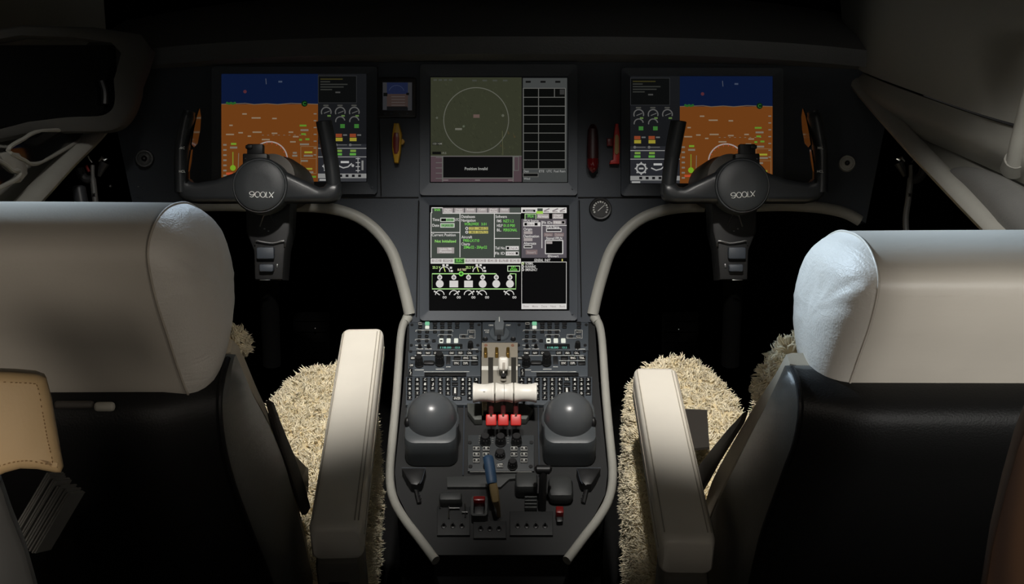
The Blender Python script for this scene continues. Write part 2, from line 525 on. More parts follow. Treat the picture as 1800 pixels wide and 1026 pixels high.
# ------------------------------------------------------------------ instrument panel
pan = thing('instrument_panel', 'dark grey main instrument panel carrying all the screens, edged below by grey arches', 'instrument panel', FM(PAN, 881, 345, -0.05))
archL = [(296, 369), (330, 364), (380, 361), (432, 362), (512, 362), (560, 364), (598, 370), (634, 384), (664, 408), (688, 441), (702, 480), (713, 520), (720, 552)]
mir = lambda q: [(2 * CX - x, y) for x, y in q]
archR = mir(archL)
def pan_path(q, h=0.0, sub=5):
    return smooth_path([PAN.at(x, y, h) for x, y in q], sub)
def loc2(F, pts): return [((p - F.o).dot(F.x), (p - F.o).dot(F.y)) for p in pts]
pl = loc2(PAN, pan_path([(240, 392), (268, 378)] + archL))
pr = loc2(PAN, pan_path([(2 * CX - 240, 392), (2 * CX - 268, 378)] + archR))
top = [PAN.pix(1560, 200), PAN.pix(1500, 100), PAN.pix(262, 100), PAN.pix(200, 200)]
b = BM(); prism(b, PAN.M, pl + [PAN.pix(720, 566), PAN.pix(1042, 566)] + pr[::-1] + top, -0.05, 0.0, 0.0)
obj('board', b, M_PANEL, pan, smooth=25)
# raised centre column between the arches, with the seams that run beside the screens
def seam(q0, q1, r=.0013):
    b = BM(); tube(b, [q0, q1], r, 6); obj('seam', b, M_BLACK, pan)
for x in (664, 1098): seam(PAN.at(x, 118, .001), PAN.at(x + (6 if x < 881 else -6), 344, .001))
for x0, x1 in ((560, 736), (1016, 1202)): seam(PAN.at(x0, 347, 0.001), PAN.at(x1, 347, 0.001))
for x in (736, 1018): seam(PAN.at(x, 352, 0.001), PAN.at(x + (-4 if x < 881 else 4), 556, 0.001))
def trim(path, parent, r=0.0112):
    b = BM(); tube(b, path, r, 12, flat=0.8, ref=PAN.z); return obj('edge_trim', b, M_TRIM, parent)
trim(pan_path([(250, 388), (272, 376)] + archL[:4], 0.004), pan)
trim(pan_path(archL[4:], 0.004), pan)
trim(pan_path([(2 * CX - 250, 388), (2 * CX - 272, 376)] + [(1461, 391)] * 0 + archR[:4], 0.004), pan)
trim(pan_path([(1238, 363)] + archR[5:], 0.004), pan)

# ------------------------------------------------------------------ screens
SG = {}
def sg(rgb, k=1.0):
    return glow('screen_%d_%d_%d' % rgb, rgb, k)

class Screen:
    """draws a page onto one mesh that lies in the panel plane, coordinates in photo pixels"""
    def __init__(s, F, h):
        s.F, s.h, s.bm, s.mats, s.layer = F, h, BM(), [], 0
    def mi(s, rgb):
        if rgb not in s.mats: s.mats.append(rgb)
        return s.mats.index(rgb)
    def z(s):
        s.layer += 1
        return s.h + 0.00001 * s.layer
    def rect(s, x0, y0, x1, y1, rgb):
        z = s.z(); q = [(x0, y1), (x1, y1), (x1, y0), (x0, y0)]
        f = s.bm.faces.new([s.bm.verts.new(s.F.at(x, y, z)) for x, y in q]); f.material_index = s.mi(rgb)
    def poly(s, pts, rgb):
        z = s.z()
        f = s.bm.faces.new([s.bm.verts.new(s.F.at(x, y, z)) for x, y in pts]); f.material_index = s.mi(rgb)
    def frame(s, x0, y0, x1, y1, w, rgb):
        s.rect(x0, y0, x1, y0 + w, rgb); s.rect(x0, y1 - w, x1, y1, rgb)
        s.rect(x0, y0, x0 + w, y1, rgb); s.rect(x1 - w, y0, x1, y1, rgb)
    def line(s, pts, w, rgb, closed=False):
        z = s.z(); m = s.mi(rgb); n = len(pts)
        L, R = [], []
        for i, p in enumerate(pts):
            a = pts[i - 1] if (i > 0 or closed) else p
            c = pts[(i + 1) % n] if (i < n - 1 or closed) else p
            dx, dy = c[0] - a[0], c[1] - a[1]; l = math.hypot(dx, dy) or 1
            nx, ny = -dy / l * w / 2, dx / l * w / 2
            L.append(s.bm.verts.new(s.F.at(p[0] + nx, p[1] + ny, z))); R.append(s.bm.verts.new(s.F.at(p[0] - nx, p[1] - ny, z)))
        for i in range(n if closed else n - 1):
            j = (i + 1) % n
            s.bm.faces.new([L[i], L[j], R[j], R[i]]).material_index = m
    def arc(s, cx, cy, r, a0, a1, w, rgb, n=28):
        pts = [(cx + r * math.cos(math.radians(a0 + (a1 - a0) * k / n)), cy - r * math.sin(math.radians(a0 + (a1 - a0) * k / n))) for k in range(n + 1)]
        s.line(pts, w, rgb)
    def disc(s, cx, cy, r, rgb, n=24):
        s.poly([(cx + r * math.cos(2 * math.pi * k / n), cy - r * math.sin(2 * math.pi * k / n)) for k in range(n)], rgb)
    def txt(s, t, x, y, h, rgb, align='L', fit=None, bold=True):
        """x, y = baseline point in pixels, h = cap height in pixels"""
        lx, ly = s.F.pix(x, y, s.h); k = (s.F.pix(x + 1, y, s.h)[0] - lx)
        text(s.bm, s.F.M, t, lx, ly, s.z(), h * k, s.mi(rgb), align, bold=bold, fit=fit * k if fit else None)
    def done(s, name, parent, label=None):
        return obj(name, s.bm, [sg(c) for c in s.mats], parent, smooth=0, recalc=False, label=label)

def bezel(parent, F, o_, i_, h=0.010, r=6, name='bezel'):
    b = BM(); k = DP / FPX
    a = px_rect(F, *o_, h); c = px_rect(F, *i_, h)
    ring_prism(b, F.M, rrect(*a, r * k, 5), rrect(*c, 1.5 * k, 5), 0.0, h, h - 0.004)
    # small screw in the lower right corner
    x, y = F.pix(o_[2] - 9, o_[3] - 12, h)
    cyl(b, F.M, (x, y, h - 0.002), 0.0022, 0.0024, 12)
    return obj(name, b, M_BEZEL, parent, smooth=30)

W_ = (86, 88, 84)
def pfd(nm, label, o_, i_, ax, cx_, flip):
    t = thing('display_unit', label, 'display screen', FM(PAN, (o_[0] + o_[2]) / 2, (o_[1] + o_[3]) / 2), 'panel display screens')
    bezel(t, PAN, o_, i_)
    s = Screen(PAN, 0.0045)
    x0, y0, x1, y1 = i_
    s.rect(x0 - 1, y0 - 1, x1 + 1, y1 + 1, (8, 8, 9))
    s.rect(ax[0], y0, ax[1], y0 + 54, (11, 22, 50))
    s.rect(ax[0], y0 + 54, ax[1], y1 - 1, (104, 58, 22))
    W = ax[1] - ax[0]; fx = lambda v: ax[0] + v * W
    hy = y0 + 54
    wt, gr, pale = (112, 104, 92), (88, 128, 40), (128, 112, 92)
    s.line([(fx(.0), hy), (fx(.25), hy - 1.5), (fx(.34), hy + .5), (fx(.47), hy - 1), (fx(.58), hy + .5), (fx(.72), hy - 1.5), (fx(1), hy)], 1.2, (96, 84, 70))
    s.disc(fx(.86), hy - 1, 5.5, (10, 30, 14)); s.txt('C', fx(.86), hy + 2, 6, (40, 100, 40), 'C')
    for k in range(5): s.disc(fx(.06 + k * .02), hy - 2 + (k % 2), 2.2, (34, 84, 36))
    s.line([(fx(.46), y0 + 9), (fx(.465), y0 + 19)], 1.2, (70, 74, 84)); s.rect(fx(.59), y0 + 13, fx(.63), y0 + 16, (58, 66, 84))
    s.disc(fx(.245), y0 + 32, 3, (76, 38, 46))
    for vx, vy, w in ((.24, 70, 8), (.36, 77, 16), (.55, 78, 8), (.10, 90, 6), (.09, 106, 14), (.2, 103, 8), (.37, 102, 16), (.55, 104, 10), (.29, 109, 6), (.72, 102, 8), (.77, 110, 10), (.74, 119, 10), (.46, 115, 14)):
        s.rect(fx(vx) - w / 2, y0 + vy, fx(vx) + w / 2, y0 + vy + 2.4, pale)
    for k in range(9): s.rect(fx(.42 + k * .055), y0 + 108, fx(.44 + k * .055), y0 + 108.8, wt)
    # speed tape, altitude tape
    for k in range(7):
        s.rect(fx(.02), y0 + 124 + k * 9, fx(.055), y0 + 127 + k * 9, wt)
        s.rect(fx(.955), y0 + 70 + k * 12, fx(.985), y0 + 72 + k * 12, wt)
    s.rect(fx(.10), y0 + 122, fx(.155), y0 + 125.5, (104, 140, 40)); s.rect(fx(.09), y0 + 128.5, fx(.165), y0 + 132, wt)
    s.rect(fx(.115), y0 + 138, fx(.125), y0 + 168, (112, 128, 40)); s.disc(fx(.12), y0 + 166, 5, (110, 150, 34))
    s.line([(fx(.18), y0 + 140), (fx(.175), y0 + 168)], 1, wt); s.rect(fx(.05), y0 + 174, fx(.12), y0 + 178, (168, 70, 40))
    for vx, vy, w, c in ((.845, 90, 12, gr), (.86, 98, 14, wt), (.85, 105, 8, gr), (.82, 115, 5, gr), (.89, 114, 7, gr), (.86, 123, 16, wt), (.76, 138, 7, wt), (.76, 143, 9, wt), (.9, 137, 14, (140, 140, 44)), (.9, 143, 16, wt), (.86, 152, 12, wt), (.76, 160, 16, (150, 150, 50)), (.9, 166, 14, (130, 130, 44)), (.91, 172, 14, wt), (.77, 174, 8, wt), (.86, 180, 14, wt), (.95, 180, 10, gr)):
        s.rect(fx(vx) - w / 2, y0 + vy, fx(vx) + w / 2, y0 + vy + 3.2, c)
    s.frame(fx(.82), y0 + 128, fx(.985), y0 + 176, 0.8, (120, 96, 66)); s.rect(fx(.82), y0 + 149, fx(.985), y0 + 149.8, (120, 96, 66))
    # compass rose
    s.arc(fx(.5), y0 + 151, 31, 5, 175, 2.2, (150, 140, 136), 40)
    for k in range(10): 
        a = math.radians(10 + k * 18); s.line([(fx(.5) + 27 * math.cos(a), y0 + 151 - 27 * math.sin(a)), (fx(.5) + 31 * math.cos(a), y0 + 151 - 31 * math.sin(a))], 1, (160, 70, 50))
    # engine column
    a, c = cx_; q = lambda v: a + v * (c - a)
    gc = (26, 27, 29) ; lt = (92, 92, 90)
    s.rect(a, y0, c, y1 - 1, (22, 23, 25)); s.rect(q(0), y0 + 124, q(1), y1 - 1, (36, 37, 41))
    s.rect(q(.0), y0 + 4, q(.80), y0 + 52, (11, 12, 12)); s.frame(q(0), y0 + 4, q(.80), y0 + 52, 0.8, (44, 45, 46))
    for k, w in enumerate((.46, .2, .56, .48, .24)): s.rect(q(.05), y0 + 9 + 4.6 * k, q(.05 + w), y0 + 11 + 4.6 * k, (46, 47, 44) if k else (52, 48, 24))
    s.rect(q(.36), y0 + 32, q(.46), y0 + 34.5, (62, 62, 60))
    for k in range(3):
        xx = q(.17 + .29 * k)
        s.arc(xx, y0 + 68, 8.5, -20, 205, 2.0, (84, 84, 82)); s.line([(xx - 4, y0 + 70), (xx + 6, y0 + 66)], 1.4, (84, 84, 82)); s.rect(xx + 2, y0 + 73, xx + 8, y0 + 76, (80, 104, 56))
        s.rect(xx - 5, y0 + 55, xx + 4, y0 + 57.5, (66, 66, 62))
        if k != (0 if not flip else 2):
            s.arc(xx, y0 + 84, 8, 10, 190, 2.0, (84, 84, 82)); s.rect(xx, y0 + 89, xx + 8, y0 + 96, (52, 104, 44))
            s.rect(xx - 8, y0 + 106, xx + 3, y0 + 112, (124, 58, 34)); s.rect(xx - 8, y0 + 113, xx + 4, y0 + 119, (140, 130, 44))
            s.rect(xx + 5, y0 + 107, xx + 12, y0 + 109.5, lt)
            s.rect(xx - 8, y0 + 125, xx + 12, y0 + 126.2, lt); s.disc(xx - 7, y0 + 125.6, 2.4, lt)
            s.rect(xx - 7, y0 + 134, xx + 3, y0 + 138, (104, 134, 58)); s.rect(xx - 8, y0 + 140, xx + 3, y0 + 144, (84, 146, 60))
    s.rect(q(0), y0 + 131, q(1), y0 + 132.2, (140, 140, 138)); s.rect(q(0), y0 + 146, q(1), y0 + 147.2, (140, 140, 138))
    xx = q(.22); s.arc(xx, y0 + 163, 8, 0, 360, 2.6, (150, 150, 148)); s.rect(xx - 4, y0 + 161.5, xx + 4, y0 + 164.5, (150, 150, 148))
    for k in range(8):
        an = math.pi / 4 * k; s.disc(xx + 10 * math.cos(an), y0 + 163 + 10 * math.sin(an), 1.4, (150, 150, 148))
    s.line([(q(.42), y0 + 162), (q(.52), y0 + 166), (q(.62), y0 + 164), (q(.70), y0 + 158)], 2.2, (150, 150, 148)); s.rect(q(.47), y0 + 154, q(.64), y0 + 157.5, (170, 170, 168)); s.disc(q(.72), y0 + 162, 2.4, (150, 150, 148))
    s.rect(q(.82), y0 + 148, q(.835), y0 + 174, (150, 150, 148)); s.rect(q(.9), y0 + 153, q(.94), y0 + 170, (120, 120, 118))
    for k in range(4): s.rect(q(.78), y0 + 149 + 7 * k, q(.87), y0 + 150.4 + 7 * k, (150, 150, 148))
    s.rect(q(0), y0 + 176, q(1), y0 + 184, (128, 128, 126))
    for k in range(6): s.rect(q(.18 + k * .13), y0 + 177.6, q(.24 + k * .13), y0 + 182, (22, 22, 24))
    s.rect(q(0), y0 + 184, q(1), y1 - 1, (52, 53, 56)); s.rect(q(.03), y0 + 185.5, q(.2), y0 + 188.5, (150, 150, 148))
    s.done('screen', t)
    return t

pfd('a', 'left flight display screen with blue over orange attitude picture, behind the left yoke', (372, 117, 663, 341), (388, 129, 645, 320), (389, 559), (559, 644), False)
pfd('b', 'right flight display screen with blue over orange attitude picture, behind the right yoke', (1092, 119, 1377, 344), (1107, 133, 1360, 323), (1195, 1358), (1108, 1195), True)

# upper centre screen: moving map, empty table
t = thing('display_unit', 'upper centre display screen with dim green map, range circle and blank table', 'display screen', FM(PAN, 876, 228), 'panel display screens')
bezel(t, PAN, (738, 113, 1015, 343), (755, 133, 999, 321))
s = Screen(PAN, 0.0045)
G1, LN, PK = (50, 52, 39), (92, 92, 88), (74, 60, 64)
s.rect(754, 132, 1000, 322, (7, 7, 8))
s.rect(757, 136, 917, 274, G1)
r2 = random.Random(3)
for k in range(240):
    x, y = r2.uniform(758, 912), r2.uniform(140, 268); w, h_ = r2.uniform(.8, 2.6), r2.uniform(4, 16)
    c = r2.choice([(54, 57, 42), (46, 48, 36), (58, 60, 44), (48, 50, 40), (66, 58, 40)]) if x > 860 and y > 210 else r2.choice([(54, 57, 42), (46, 48, 36), (48, 51, 38)])
    s.poly([(x, y), (min(916, x + w), y + h_ * .3), (min(916, x + w + h_ * .2), y + h_ * .5), (x + h_ * .15, y + h_ * .6)][::-1], c)
s.arc(837, 211, 57, 0, 360, 1.6, (86, 87, 78), 72)
s.rect(832, 201, 843, 207, (92, 76, 70)); s.rect(800, 225, 812, 228.5, (96, 96, 86)); s.disc(815, 222, 2, (80, 86, 72)); s.disc(884, 203, 2.4, (84, 86, 74)); s.disc(768, 207, 2, (76, 78, 68)); s.line([(883, 230), (884, 272)], 0.8, (82, 82, 58))
for k in range(4): s.rect(762 + 9 * k, 139, 768 + 9 * k, 142, (60, 62, 56)); s.rect(830 + 18 * k, 140, 838 + 18 * k, 143, (60, 62, 56))
s.rect(760, 250, 776, 255, (20, 21, 18)); s.txt('100 NM', 761, 254.5, 3.6, (110, 110, 100)); s.rect(760, 266.5, 775, 271, (10, 10, 10)); s.txt('19.5', 777, 271, 3.6, (110, 110, 100))
s.rect(757, 274, 917, 319.5, PK); s.rect(779, 275.5, 901, 312, (9, 9, 10)); s.rect(757, 273.6, 917, 275, LN)
s.rect(777, 274, 779, 319.5, LN); s.rect(901, 274, 903, 319.5, LN); s.rect(777, 312, 903, 313.6, LN); s.rect(903, 274.5, 912, 300, LN); s.rect(904.4, 276, 911, 299, PK)
for k in range(5): s.rect(766, 276 + 9.2 * k, 778, 277.2 + 9.2 * k, LN)
s.txt('Position Invalid', 837, 299, 5.0, (150, 150, 146), 'C', fit=40)
for x in (779, 835, 893): s.rect(x, 315.6, x + 9, 317.4, (110, 100, 100))
s.rect(919, 137, 997, 320, (62, 64, 63)); s.rect(921, 155, 993, 296, (9, 10, 9))
for k in range(10): s.rect(919, 154.6 + 15.7 * k, 994, 155.8 + 15.7 * k, LN)
for x in (919, 946, 993): s.rect(x, 155, x + 1.3, 297, LN)
s.rect(974, 156, 975.2, 170.3, LN); s.rect(984, 157, 992, 166, (48, 48, 47))
for x in (924, 950, 976): s.rect(x, 142, x + 9, 145.5, (16, 16, 16))
for tx, x in (('Dest', 920.5), ('ETE', 947.5), ('UTC', 961), ('Fuel Rem', 973.5)): s.txt(tx, x, 303, 4.0, (140, 140, 138), fit=(20 if len(tx) > 5 else 9))
s.frame(919, 303.8, 946.5, 311, 1.2, LN); s.rect(920.2, 305, 945.3, 309.8, (10, 10, 10)); s.txt('Wind', 920.5, 316, 3.8, (140, 140, 138), fit=11)
s.done('screen', t)

# lower centre screen: brightest page
t = thing('display_unit', 'bright lower centre display screen with status pages and battery diagram, above the pedestal', 'display screen', FM(PAN, 877, 455), 'panel display screens')
bezel(t, PAN, (738, 346, 1015, 563), (754, 360, 1001, 546))
s = Screen(PAN, 0.0045)
BK, GP, WH, GN, YL, PU, TB, MG = (5, 5, 6), (62, 68, 62), (206, 203, 199), (116, 206, 84), (196, 188, 104), (84, 79, 84), (158, 150, 148), (128, 120, 122)
s.rect(753, 359, 1002, 547, BK)
s.rect(757.5, 364.5, 915, 453, GP)
def lab(tx, x, y, h=5.2, c=WH, fit=None, al='L'): s.txt(tx, x, y, h, c, al, fit)
tabs = [(778, 797, 'Flight', 'Planning'), (798, 816, 'Track', 'Database'), (817, 837, 'Route', ''), (838, 857, 'Cabin', ''), (858, 877, 'Perf', 'Init'), (878, 896, 'Status', '')]
for x0, x1, t1, t2 in tabs:
    s.rect(x0, 365, x1, 374, MG); s.rect(x0 + 1, 366.2, x1 - 1.2, 373.4, TB)
    lab(t1, (x0 + x1) / 2, 369.6, 3.2, WH, (x1 - x0) * .62, 'C')
    if t2: lab(t2, (x0 + x1) / 2, 373.2, 3.0, WH, (x1 - x0) * .68, 'C')
s.rect(896, 365, 915, 374, (74, 79, 74))
lab('Init', 769, 370.5, 4.8, GN, 10, 'C')
s.line([(757, 374), (759, 374), (759, 365), (778, 365), (778, 374.6), (916, 374.6)], 1.6, WH)
for q in (((757, 408.4), (809, 408.4)), ((808.5, 375), (808.5, 452)), ((869, 375), (869, 452)), ((869, 419), (914, 419)), ((757.6, 375), (757.6, 453))): s.line(list(q), 1.3, WH)
lab('Time', 760.3, 388.2, 4.8, WH, 12); s.rect(774, 382.6, 799, 389.8, WH); s.rect(775.2, 383.8, 797.8, 388.8, (120, 168, 110)); s.rect(775.4, 384, 784, 388.6, BK); lab('00:00', 797, 388.2, 3.8, GP, 11, 'R'); lab('UTC', 800, 388.2, 4.6, WH, 7)
lab('Date', 760, 398.2, 4.8, WH, 12); s.rect(774, 392.2, 799, 399.8, WH); s.rect(775.2, 393.2, 797.8, 398.8, (120, 168, 110)); lab('14 JAN 00', 786.5, 398, 3.8, GP, 20, 'C')
lab('Current Position', 759, 415, 4.8, WH, 42); lab('Not Initialized', 764.5, 426, 4.8, (150, 220, 110), 37)
s.rect(768.4, 434.6, 798.4, 445.2, TB); lab('Update FMS', 783.4, 439.2, 3.8, WH, 22, 'C'); lab('Position', 783.4, 444, 3.6, WH, 21, 'C')
lab('Databases', 811, 382.8, 4.8, WH, 24); lab('Navigation', 811, 389.4, 4.8, WH, 25); lab('WORLDWIDE', 816.4, 395.8, 4.6, GN, 25); lab('3.01', 846, 395.8, 4.4, GN, 9)
for k, tx in enumerate(('12FEB 11MAR/20', '11MAR 08APR/20')):
    y = 401.2 + 6.6 * k; s.disc(820.5, y, 2.6, WH); s.disc(820.5, y, 1.3, BK if k == 0 else GP)
    s.rect(824, y - 2.4, 858, y + 2.4, YL); lab(tx, 841, y + 1.9, 3.9, (84, 78, 40), 33, 'C')
lab('Aircraft', 811, 418.8, 4.8, WH, 19); lab('F900-LX1710', 814.4, 425, 4.8, GN, 28); lab('Charts', 811, 431, 4.8, WH, 15); lab('20Mar22 - 20Apr22', 815, 436.6, 4.8, GN, 41)
lab('Software', 871, 382.8, 4.8, WH, 20); lab('FMS', 873.4, 390.6, 4.8, WH, 8); lab('NZ7.1.2', 885, 390.6, 4.8, GN, 18)
lab('HELP', 873.4, 398.6, 4.8, WH, 10); lab('01.0 P00', 885, 398.6, 4.8, GN, 20); lab('BL.', 873.4, 406.4, 4.8, WH, 8); lab('PERSONAL', 885, 406.4, 4.8, GN, 24)
lab('Tail No', 870.3, 438, 4.8, WH, 17); s.rect(889, 432.4, 912, 439.4, WH); s.rect(890.6, 433.8, 895, 438, BK); lab('N/A', 904, 438, 3.6, MG, 13, 'C')
lab('Flt ID', 870.3, 447.4, 4.8, WH, 17); s.rect(889, 441.8, 912, 448.8, WH); s.rect(906.4, 443, 910.6, 447, BK); lab('F900', 898, 447.4, 3.6, MG, 13, 'C')
# right half of the page
s.rect(916, 364.5, 996, 374.2, WH); s.rect(918.8, 368.4, 941, 372.4, BK); lab('Avionics', 930, 372.2, 3.8, WH, 15, 'C'); s.rect(944.5, 366, 954, 371, GP); s.rect(942.6, 371, 954.6, 375.6, (150, 196, 74))
for x0 in (956, 971, 984): s.line([(x0, 371), (x0 + 10, 366.5)], 2.2, MG); s.rect(x0, 371, x0 + 9, 373, TB)
s.rect(922.4, 375.5, 942.6, 384, GP); s.frame(922.4, 375.5, 942.6, 386, 1.1, (176, 214, 150)); lab('FPLN', 932.5, 382.2, 4.6, GN, 10, 'C')
s.rect(944, 375.6, 965, 384, TB); lab('Airways', 954.5, 382, 4.2, WH, 19, 'C'); s.rect(971, 375.6, 990, 384.4, TB); lab('Dep/', 980.5, 379.6, 3.4, WH, 12, 'C'); lab('Arrival', 980.5, 383.8, 3.4, WH, 16, 'C')
s.rect(916.6, 384.8, 996, 453, PU); s.line([(952.6, 388), (952.6, 436)], 1.3, WH); s.line([(953, 396), (996, 396)], 1.2, WH)
lab('FPLN Source', 920.6, 389.8, 4.4, WH, 26); s.rect(920, 390.4, 950, 397.6, WH); s.rect(921.8, 391.6, 926.4, 396.2, BK); s.rect(939.6, 391.6, 945, 396.2, BK); lab('Blank', 933, 396.2, 4.2, MG, 12, 'C')
lab('Origin', 920.4, 405, 4.8, WH, 15); s.rect(920.6, 406, 936, 411.2, TB); lab('Destination', 920.4, 417.2, 4.8, WH, 27); s.rect(920.6, 418.2, 936, 423.6, TB)
lab('Alternate', 920.4, 429.8, 4.8, WH, 22); s.frame(920.6, 431, 935.6, 436, 1.2, WH); s.rect(922, 432.2, 934.4, 434.8, BK); s.rect(924, 438.8, 944.6, 447, (120, 104, 104)); lab('Insert', 934.4, 445.4, 4.6, TB, 15, 'C')
lab('Flt IDs', 953.8, 393.4, 4.6, WH, 17); s.rect(972, 387.4, 993.6, 394, TB); s.rect(987.6, 388.6, 992.2, 392.6, BK); lab('F900', 979.6, 393, 4.0, WH, 12, 'C')
lab('FPLN Name', 960, 401, 4.6, WH, 23); s.frame(960, 401.4, 987, 407.4, 1.2, WH); s.rect(961.4, 403, 985.6, 405, BK)
s.rect(956, 409, 972, 415.4, (120, 104, 104)); lab('Name', 964, 414.4, 4.0, TB, 11, 'C'); s.rect(974, 409, 991.4, 415.4, (120, 104, 104)); lab('Delete', 982.6, 414.4, 4.0, TB, 14, 'C')
lab('Stored FPLN', 960, 420.8, 4.6, WH, 28); s.rect(958, 421.8, 990, 446.4, WH); s.rect(959.4, 423.2, 988.4, 445, BK); s.rect(960.4, 424, 970.8, 428.4, TB)
s.disc(965, 450, 2.2, WH); s.disc(965, 450, 1.1, PU); lab('Invert', 968, 452, 4.2, WH, 14)
s.rect(916, 453, 997, 458, BK); lab('GENERAL', 939, 459.2, 4.4, WH, 16); lab('INIT', 957.6, 459.2, 4.4, WH, 10); s.rect(987.4, 455, 989.4, 459, YL)
s.rect(916.6, 459.6, 996, 543, BK); s.frame(916.6, 459.8, 996, 543, 0.9, WH)
for k, w in enumerate((14, 18, 21)):
    y = 463 + 5.4 * k; s.disc(919, y, 2.4, (206, 222, 170) if k == 0 else WH); s.disc(919, y, 1.1, BK); lab(('NORMAL', 'RUNNING', 'EMERGENCY')[k], 923.6, y + 2.2, 4.4, WH, w)
s.rect(916.6, 533.4, 996, 542.6, WH)
for k, tx in enumerate(('Show', 'Memo', 'Done', 'Next', 'Back')): lab(tx, 924.6 + 16 * k, 540, 3.8, TB, 10, 'C')
# lower tabs and battery diagram
s.rect(757, 454, 915.5, 463.2, WH)
for k in range(8):
    x = 759 + 19.6 * k
    if k == 2: s.rect(799, 454, 816, 463.4, (50, 84, 46)); lab('ELEC', 807.4, 460.2, 4.8, GN, 11, 'C'); continue
    s.rect(x, 455.6, x + 17.2, 460.4, TB); lab(('ENG', 'HYD', '', 'FUEL', 'ECS', 'CB', 'FLT', 'ICE')[k], x + 8.6, 459.8, 4.0, WH, 10, 'C')
s.frame(797.6, 453.6, 817.4, 463.6, 1.0, (176, 214, 150))
WG = (206, 220, 190); w = 1.5
for x, tx in ((781.6, 760.4), (840.2, 818.6)):
    s.arc(x, 477.6, 8.8, 0, 180, w, WH); s.line([(x + 1, 477.4), (x - 1.8, 468.6)], 1.4, (200, 220, 120)); lab('25.2 V', tx, 472, 4.4, (190, 226, 140), 14)
    for dx, dy in ((-2, -11.6), (4.6, -11.6), (11, -7.2), (12.4, -1.4)): s.rect(x + dx - 2, 477.6 + dy - 1.8, x + dx + 2, 477.6 + dy + 1.8, WH)
lab('BUS TIED', 812, 475.6, 3.6, (226, 214, 176), 15, 'C')
s.line([(871.5, 481), (759.6, 481), (759.6, 507.6), (906.8, 507.6), (906.8, 481), (896.4, 481)], 1.7, (170, 220, 140))
s.disc(810.6, 481, 4.4, GN); s.disc(810.6, 481, 2.2, (44, 90, 36))
for k, x in enumerate((773, 797.8, 823.6, 848.4, 872.4, 896.4)):
    s.line([(x, 481), (x, 488)], 1.4, WG); s.disc(x, 487.2, 4.3, WH); s.disc(x, 487.2, 2.0, (70, 70, 70)); s.line([(x - .8, 488), (x + .8, 486.4)], .8, WH)
    if k in (1, 2): s.rect(x - 7.6, 493, x + 7.6, 504.8, WH)
    else: s.disc(x, 498.6, 6.8, WH, 30)
for x, s_ in ((773, -1), (797.8, 1), (823.6, 1), (847.6, -1), (895.6, -1)):
    s.arc(x, 518, 7.6, 0, 180, w, WH); s.line([(x, 518.2), (x + s_ * 9, 511.6)], 1.7, WH); s.disc(x + s_ * 9, 512, 1.5, WH); lab('00', x + 8.6, 524.4, 4.2, WH, 7, 'C')
s.frame(892, 466.8, 914, 477, 1.1, (206, 226, 190)); lab('EXT', 903, 471.6, 4.2, GN, 8, 'C'); lab('POWER', 903, 476, 4.0, GN, 13, 'C')
s.done('screen', t)

# standby instrument
t = thing('standby_instrument', 'small square standby screen high on panel, above the yellow handle', 'instrument', FM(PAN, 697, 177))
b = BM(); a = px_rect(PAN, 664, 138, 732, 208); prism(b, PAN.M, rrect(*a, 0.004), 0.0, 0.012, 0.002); obj('case', b, M_BLACK, t)
s = Screen(PAN, 0.0122)
s.rect(672, 144, 725, 194, (15, 16, 18)); s.rect(673, 145, 724, 165, (22, 28, 50)); s.rect(673, 165, 724, 189, (50, 40, 37)); s.rect(673, 145, 680, 193, (42, 42, 44)); s.rect(717, 145, 724, 194, (42, 42, 44))
s.arc(697, 164, 14, 20, 160, 1.0, (40, 46, 66)); s.rect(674, 163, 681, 169, (8, 9, 8)); s.rect(714, 163, 719, 167, (10, 10, 10))
for k in range(4): s.rect(688, 169 + 5 * k, 712, 170.6 + 5 * k, (62, 56, 54))
s.rect(680, 187, 716, 193, (14, 14, 15)); s.done('screen', t)
for x in (677, 688, 703, 716):
    b = BM(); X, Y = PAN.pix(x, 200, 0.012); cyl(b, PAN.M, (X, Y, 0.0115), 0.0022, 0.004, 12); obj('button', b, M_BEZEL, t)

# handles on the panel
t = thing('emergency_handle', 'slim yellow pull handle with red centre stripe, below the small standby screen', 'handle', FM(PAN, 697, 250))
def PQ(q, h=0.0): return [PAN.pix(x, y, h) for x, y in q]
b = BM(); prism(b, PAN.M, PQ([(692, 216), (701, 216), (706, 236), (704, 266), (700, 286), (693, 286), (689, 262), (689, 236)], .02)[::-1], 0.004, 0.02, 0.003); obj('grip', b, M_YEL, t)
b = BM(); prism(b, PAN.M, PQ([(693, 233), (700, 233), (702, 244), (701, 264), (698, 270), (693, 270), (691, 258), (691, 242)], .021)[::-1], 0.0195, 0.0225, 0.001); obj('centre_stripe', b, M_DKRED, t)
b = BM(); X, Y = PAN.pix(706, 249, .01); cyl(b, PAN.M, (X, Y, 0.0), 0.0055, 0.012, 14); obj('pivot', b, M_YEL, t)
t = thing('emergency_handle', 'dark pull handle with glossy red rounded end, right of upper centre screen', 'handle', FM(PAN, 1042, 262))
b = BM(); tube(b, [PAN.at(1042, y, h) for y, h in ((222, .006), (230, .016), (255, .02), (280, .02))], [0.006, 0.0105, 0.0115, 0.0115], 14); obj('grip', b, mat('maroon_plastic', (44, 12, 13), 0.5), t)
b = BM(); tube(b, [PAN.at(1042, y, .02) for y in (279, 286, 294, 300, 304)], [0.0115, 0.0118, 0.0112, 0.008, 0.002], 16); obj('end_cap', b, mat('red_gloss', (88, 12, 14), 0.12, coat=.5), t)
t = thing('emergency_handle', 'narrow red handle with pale yellow centre stripe, beside the dark pull handle', 'handle', FM(PAN, 1082, 252))
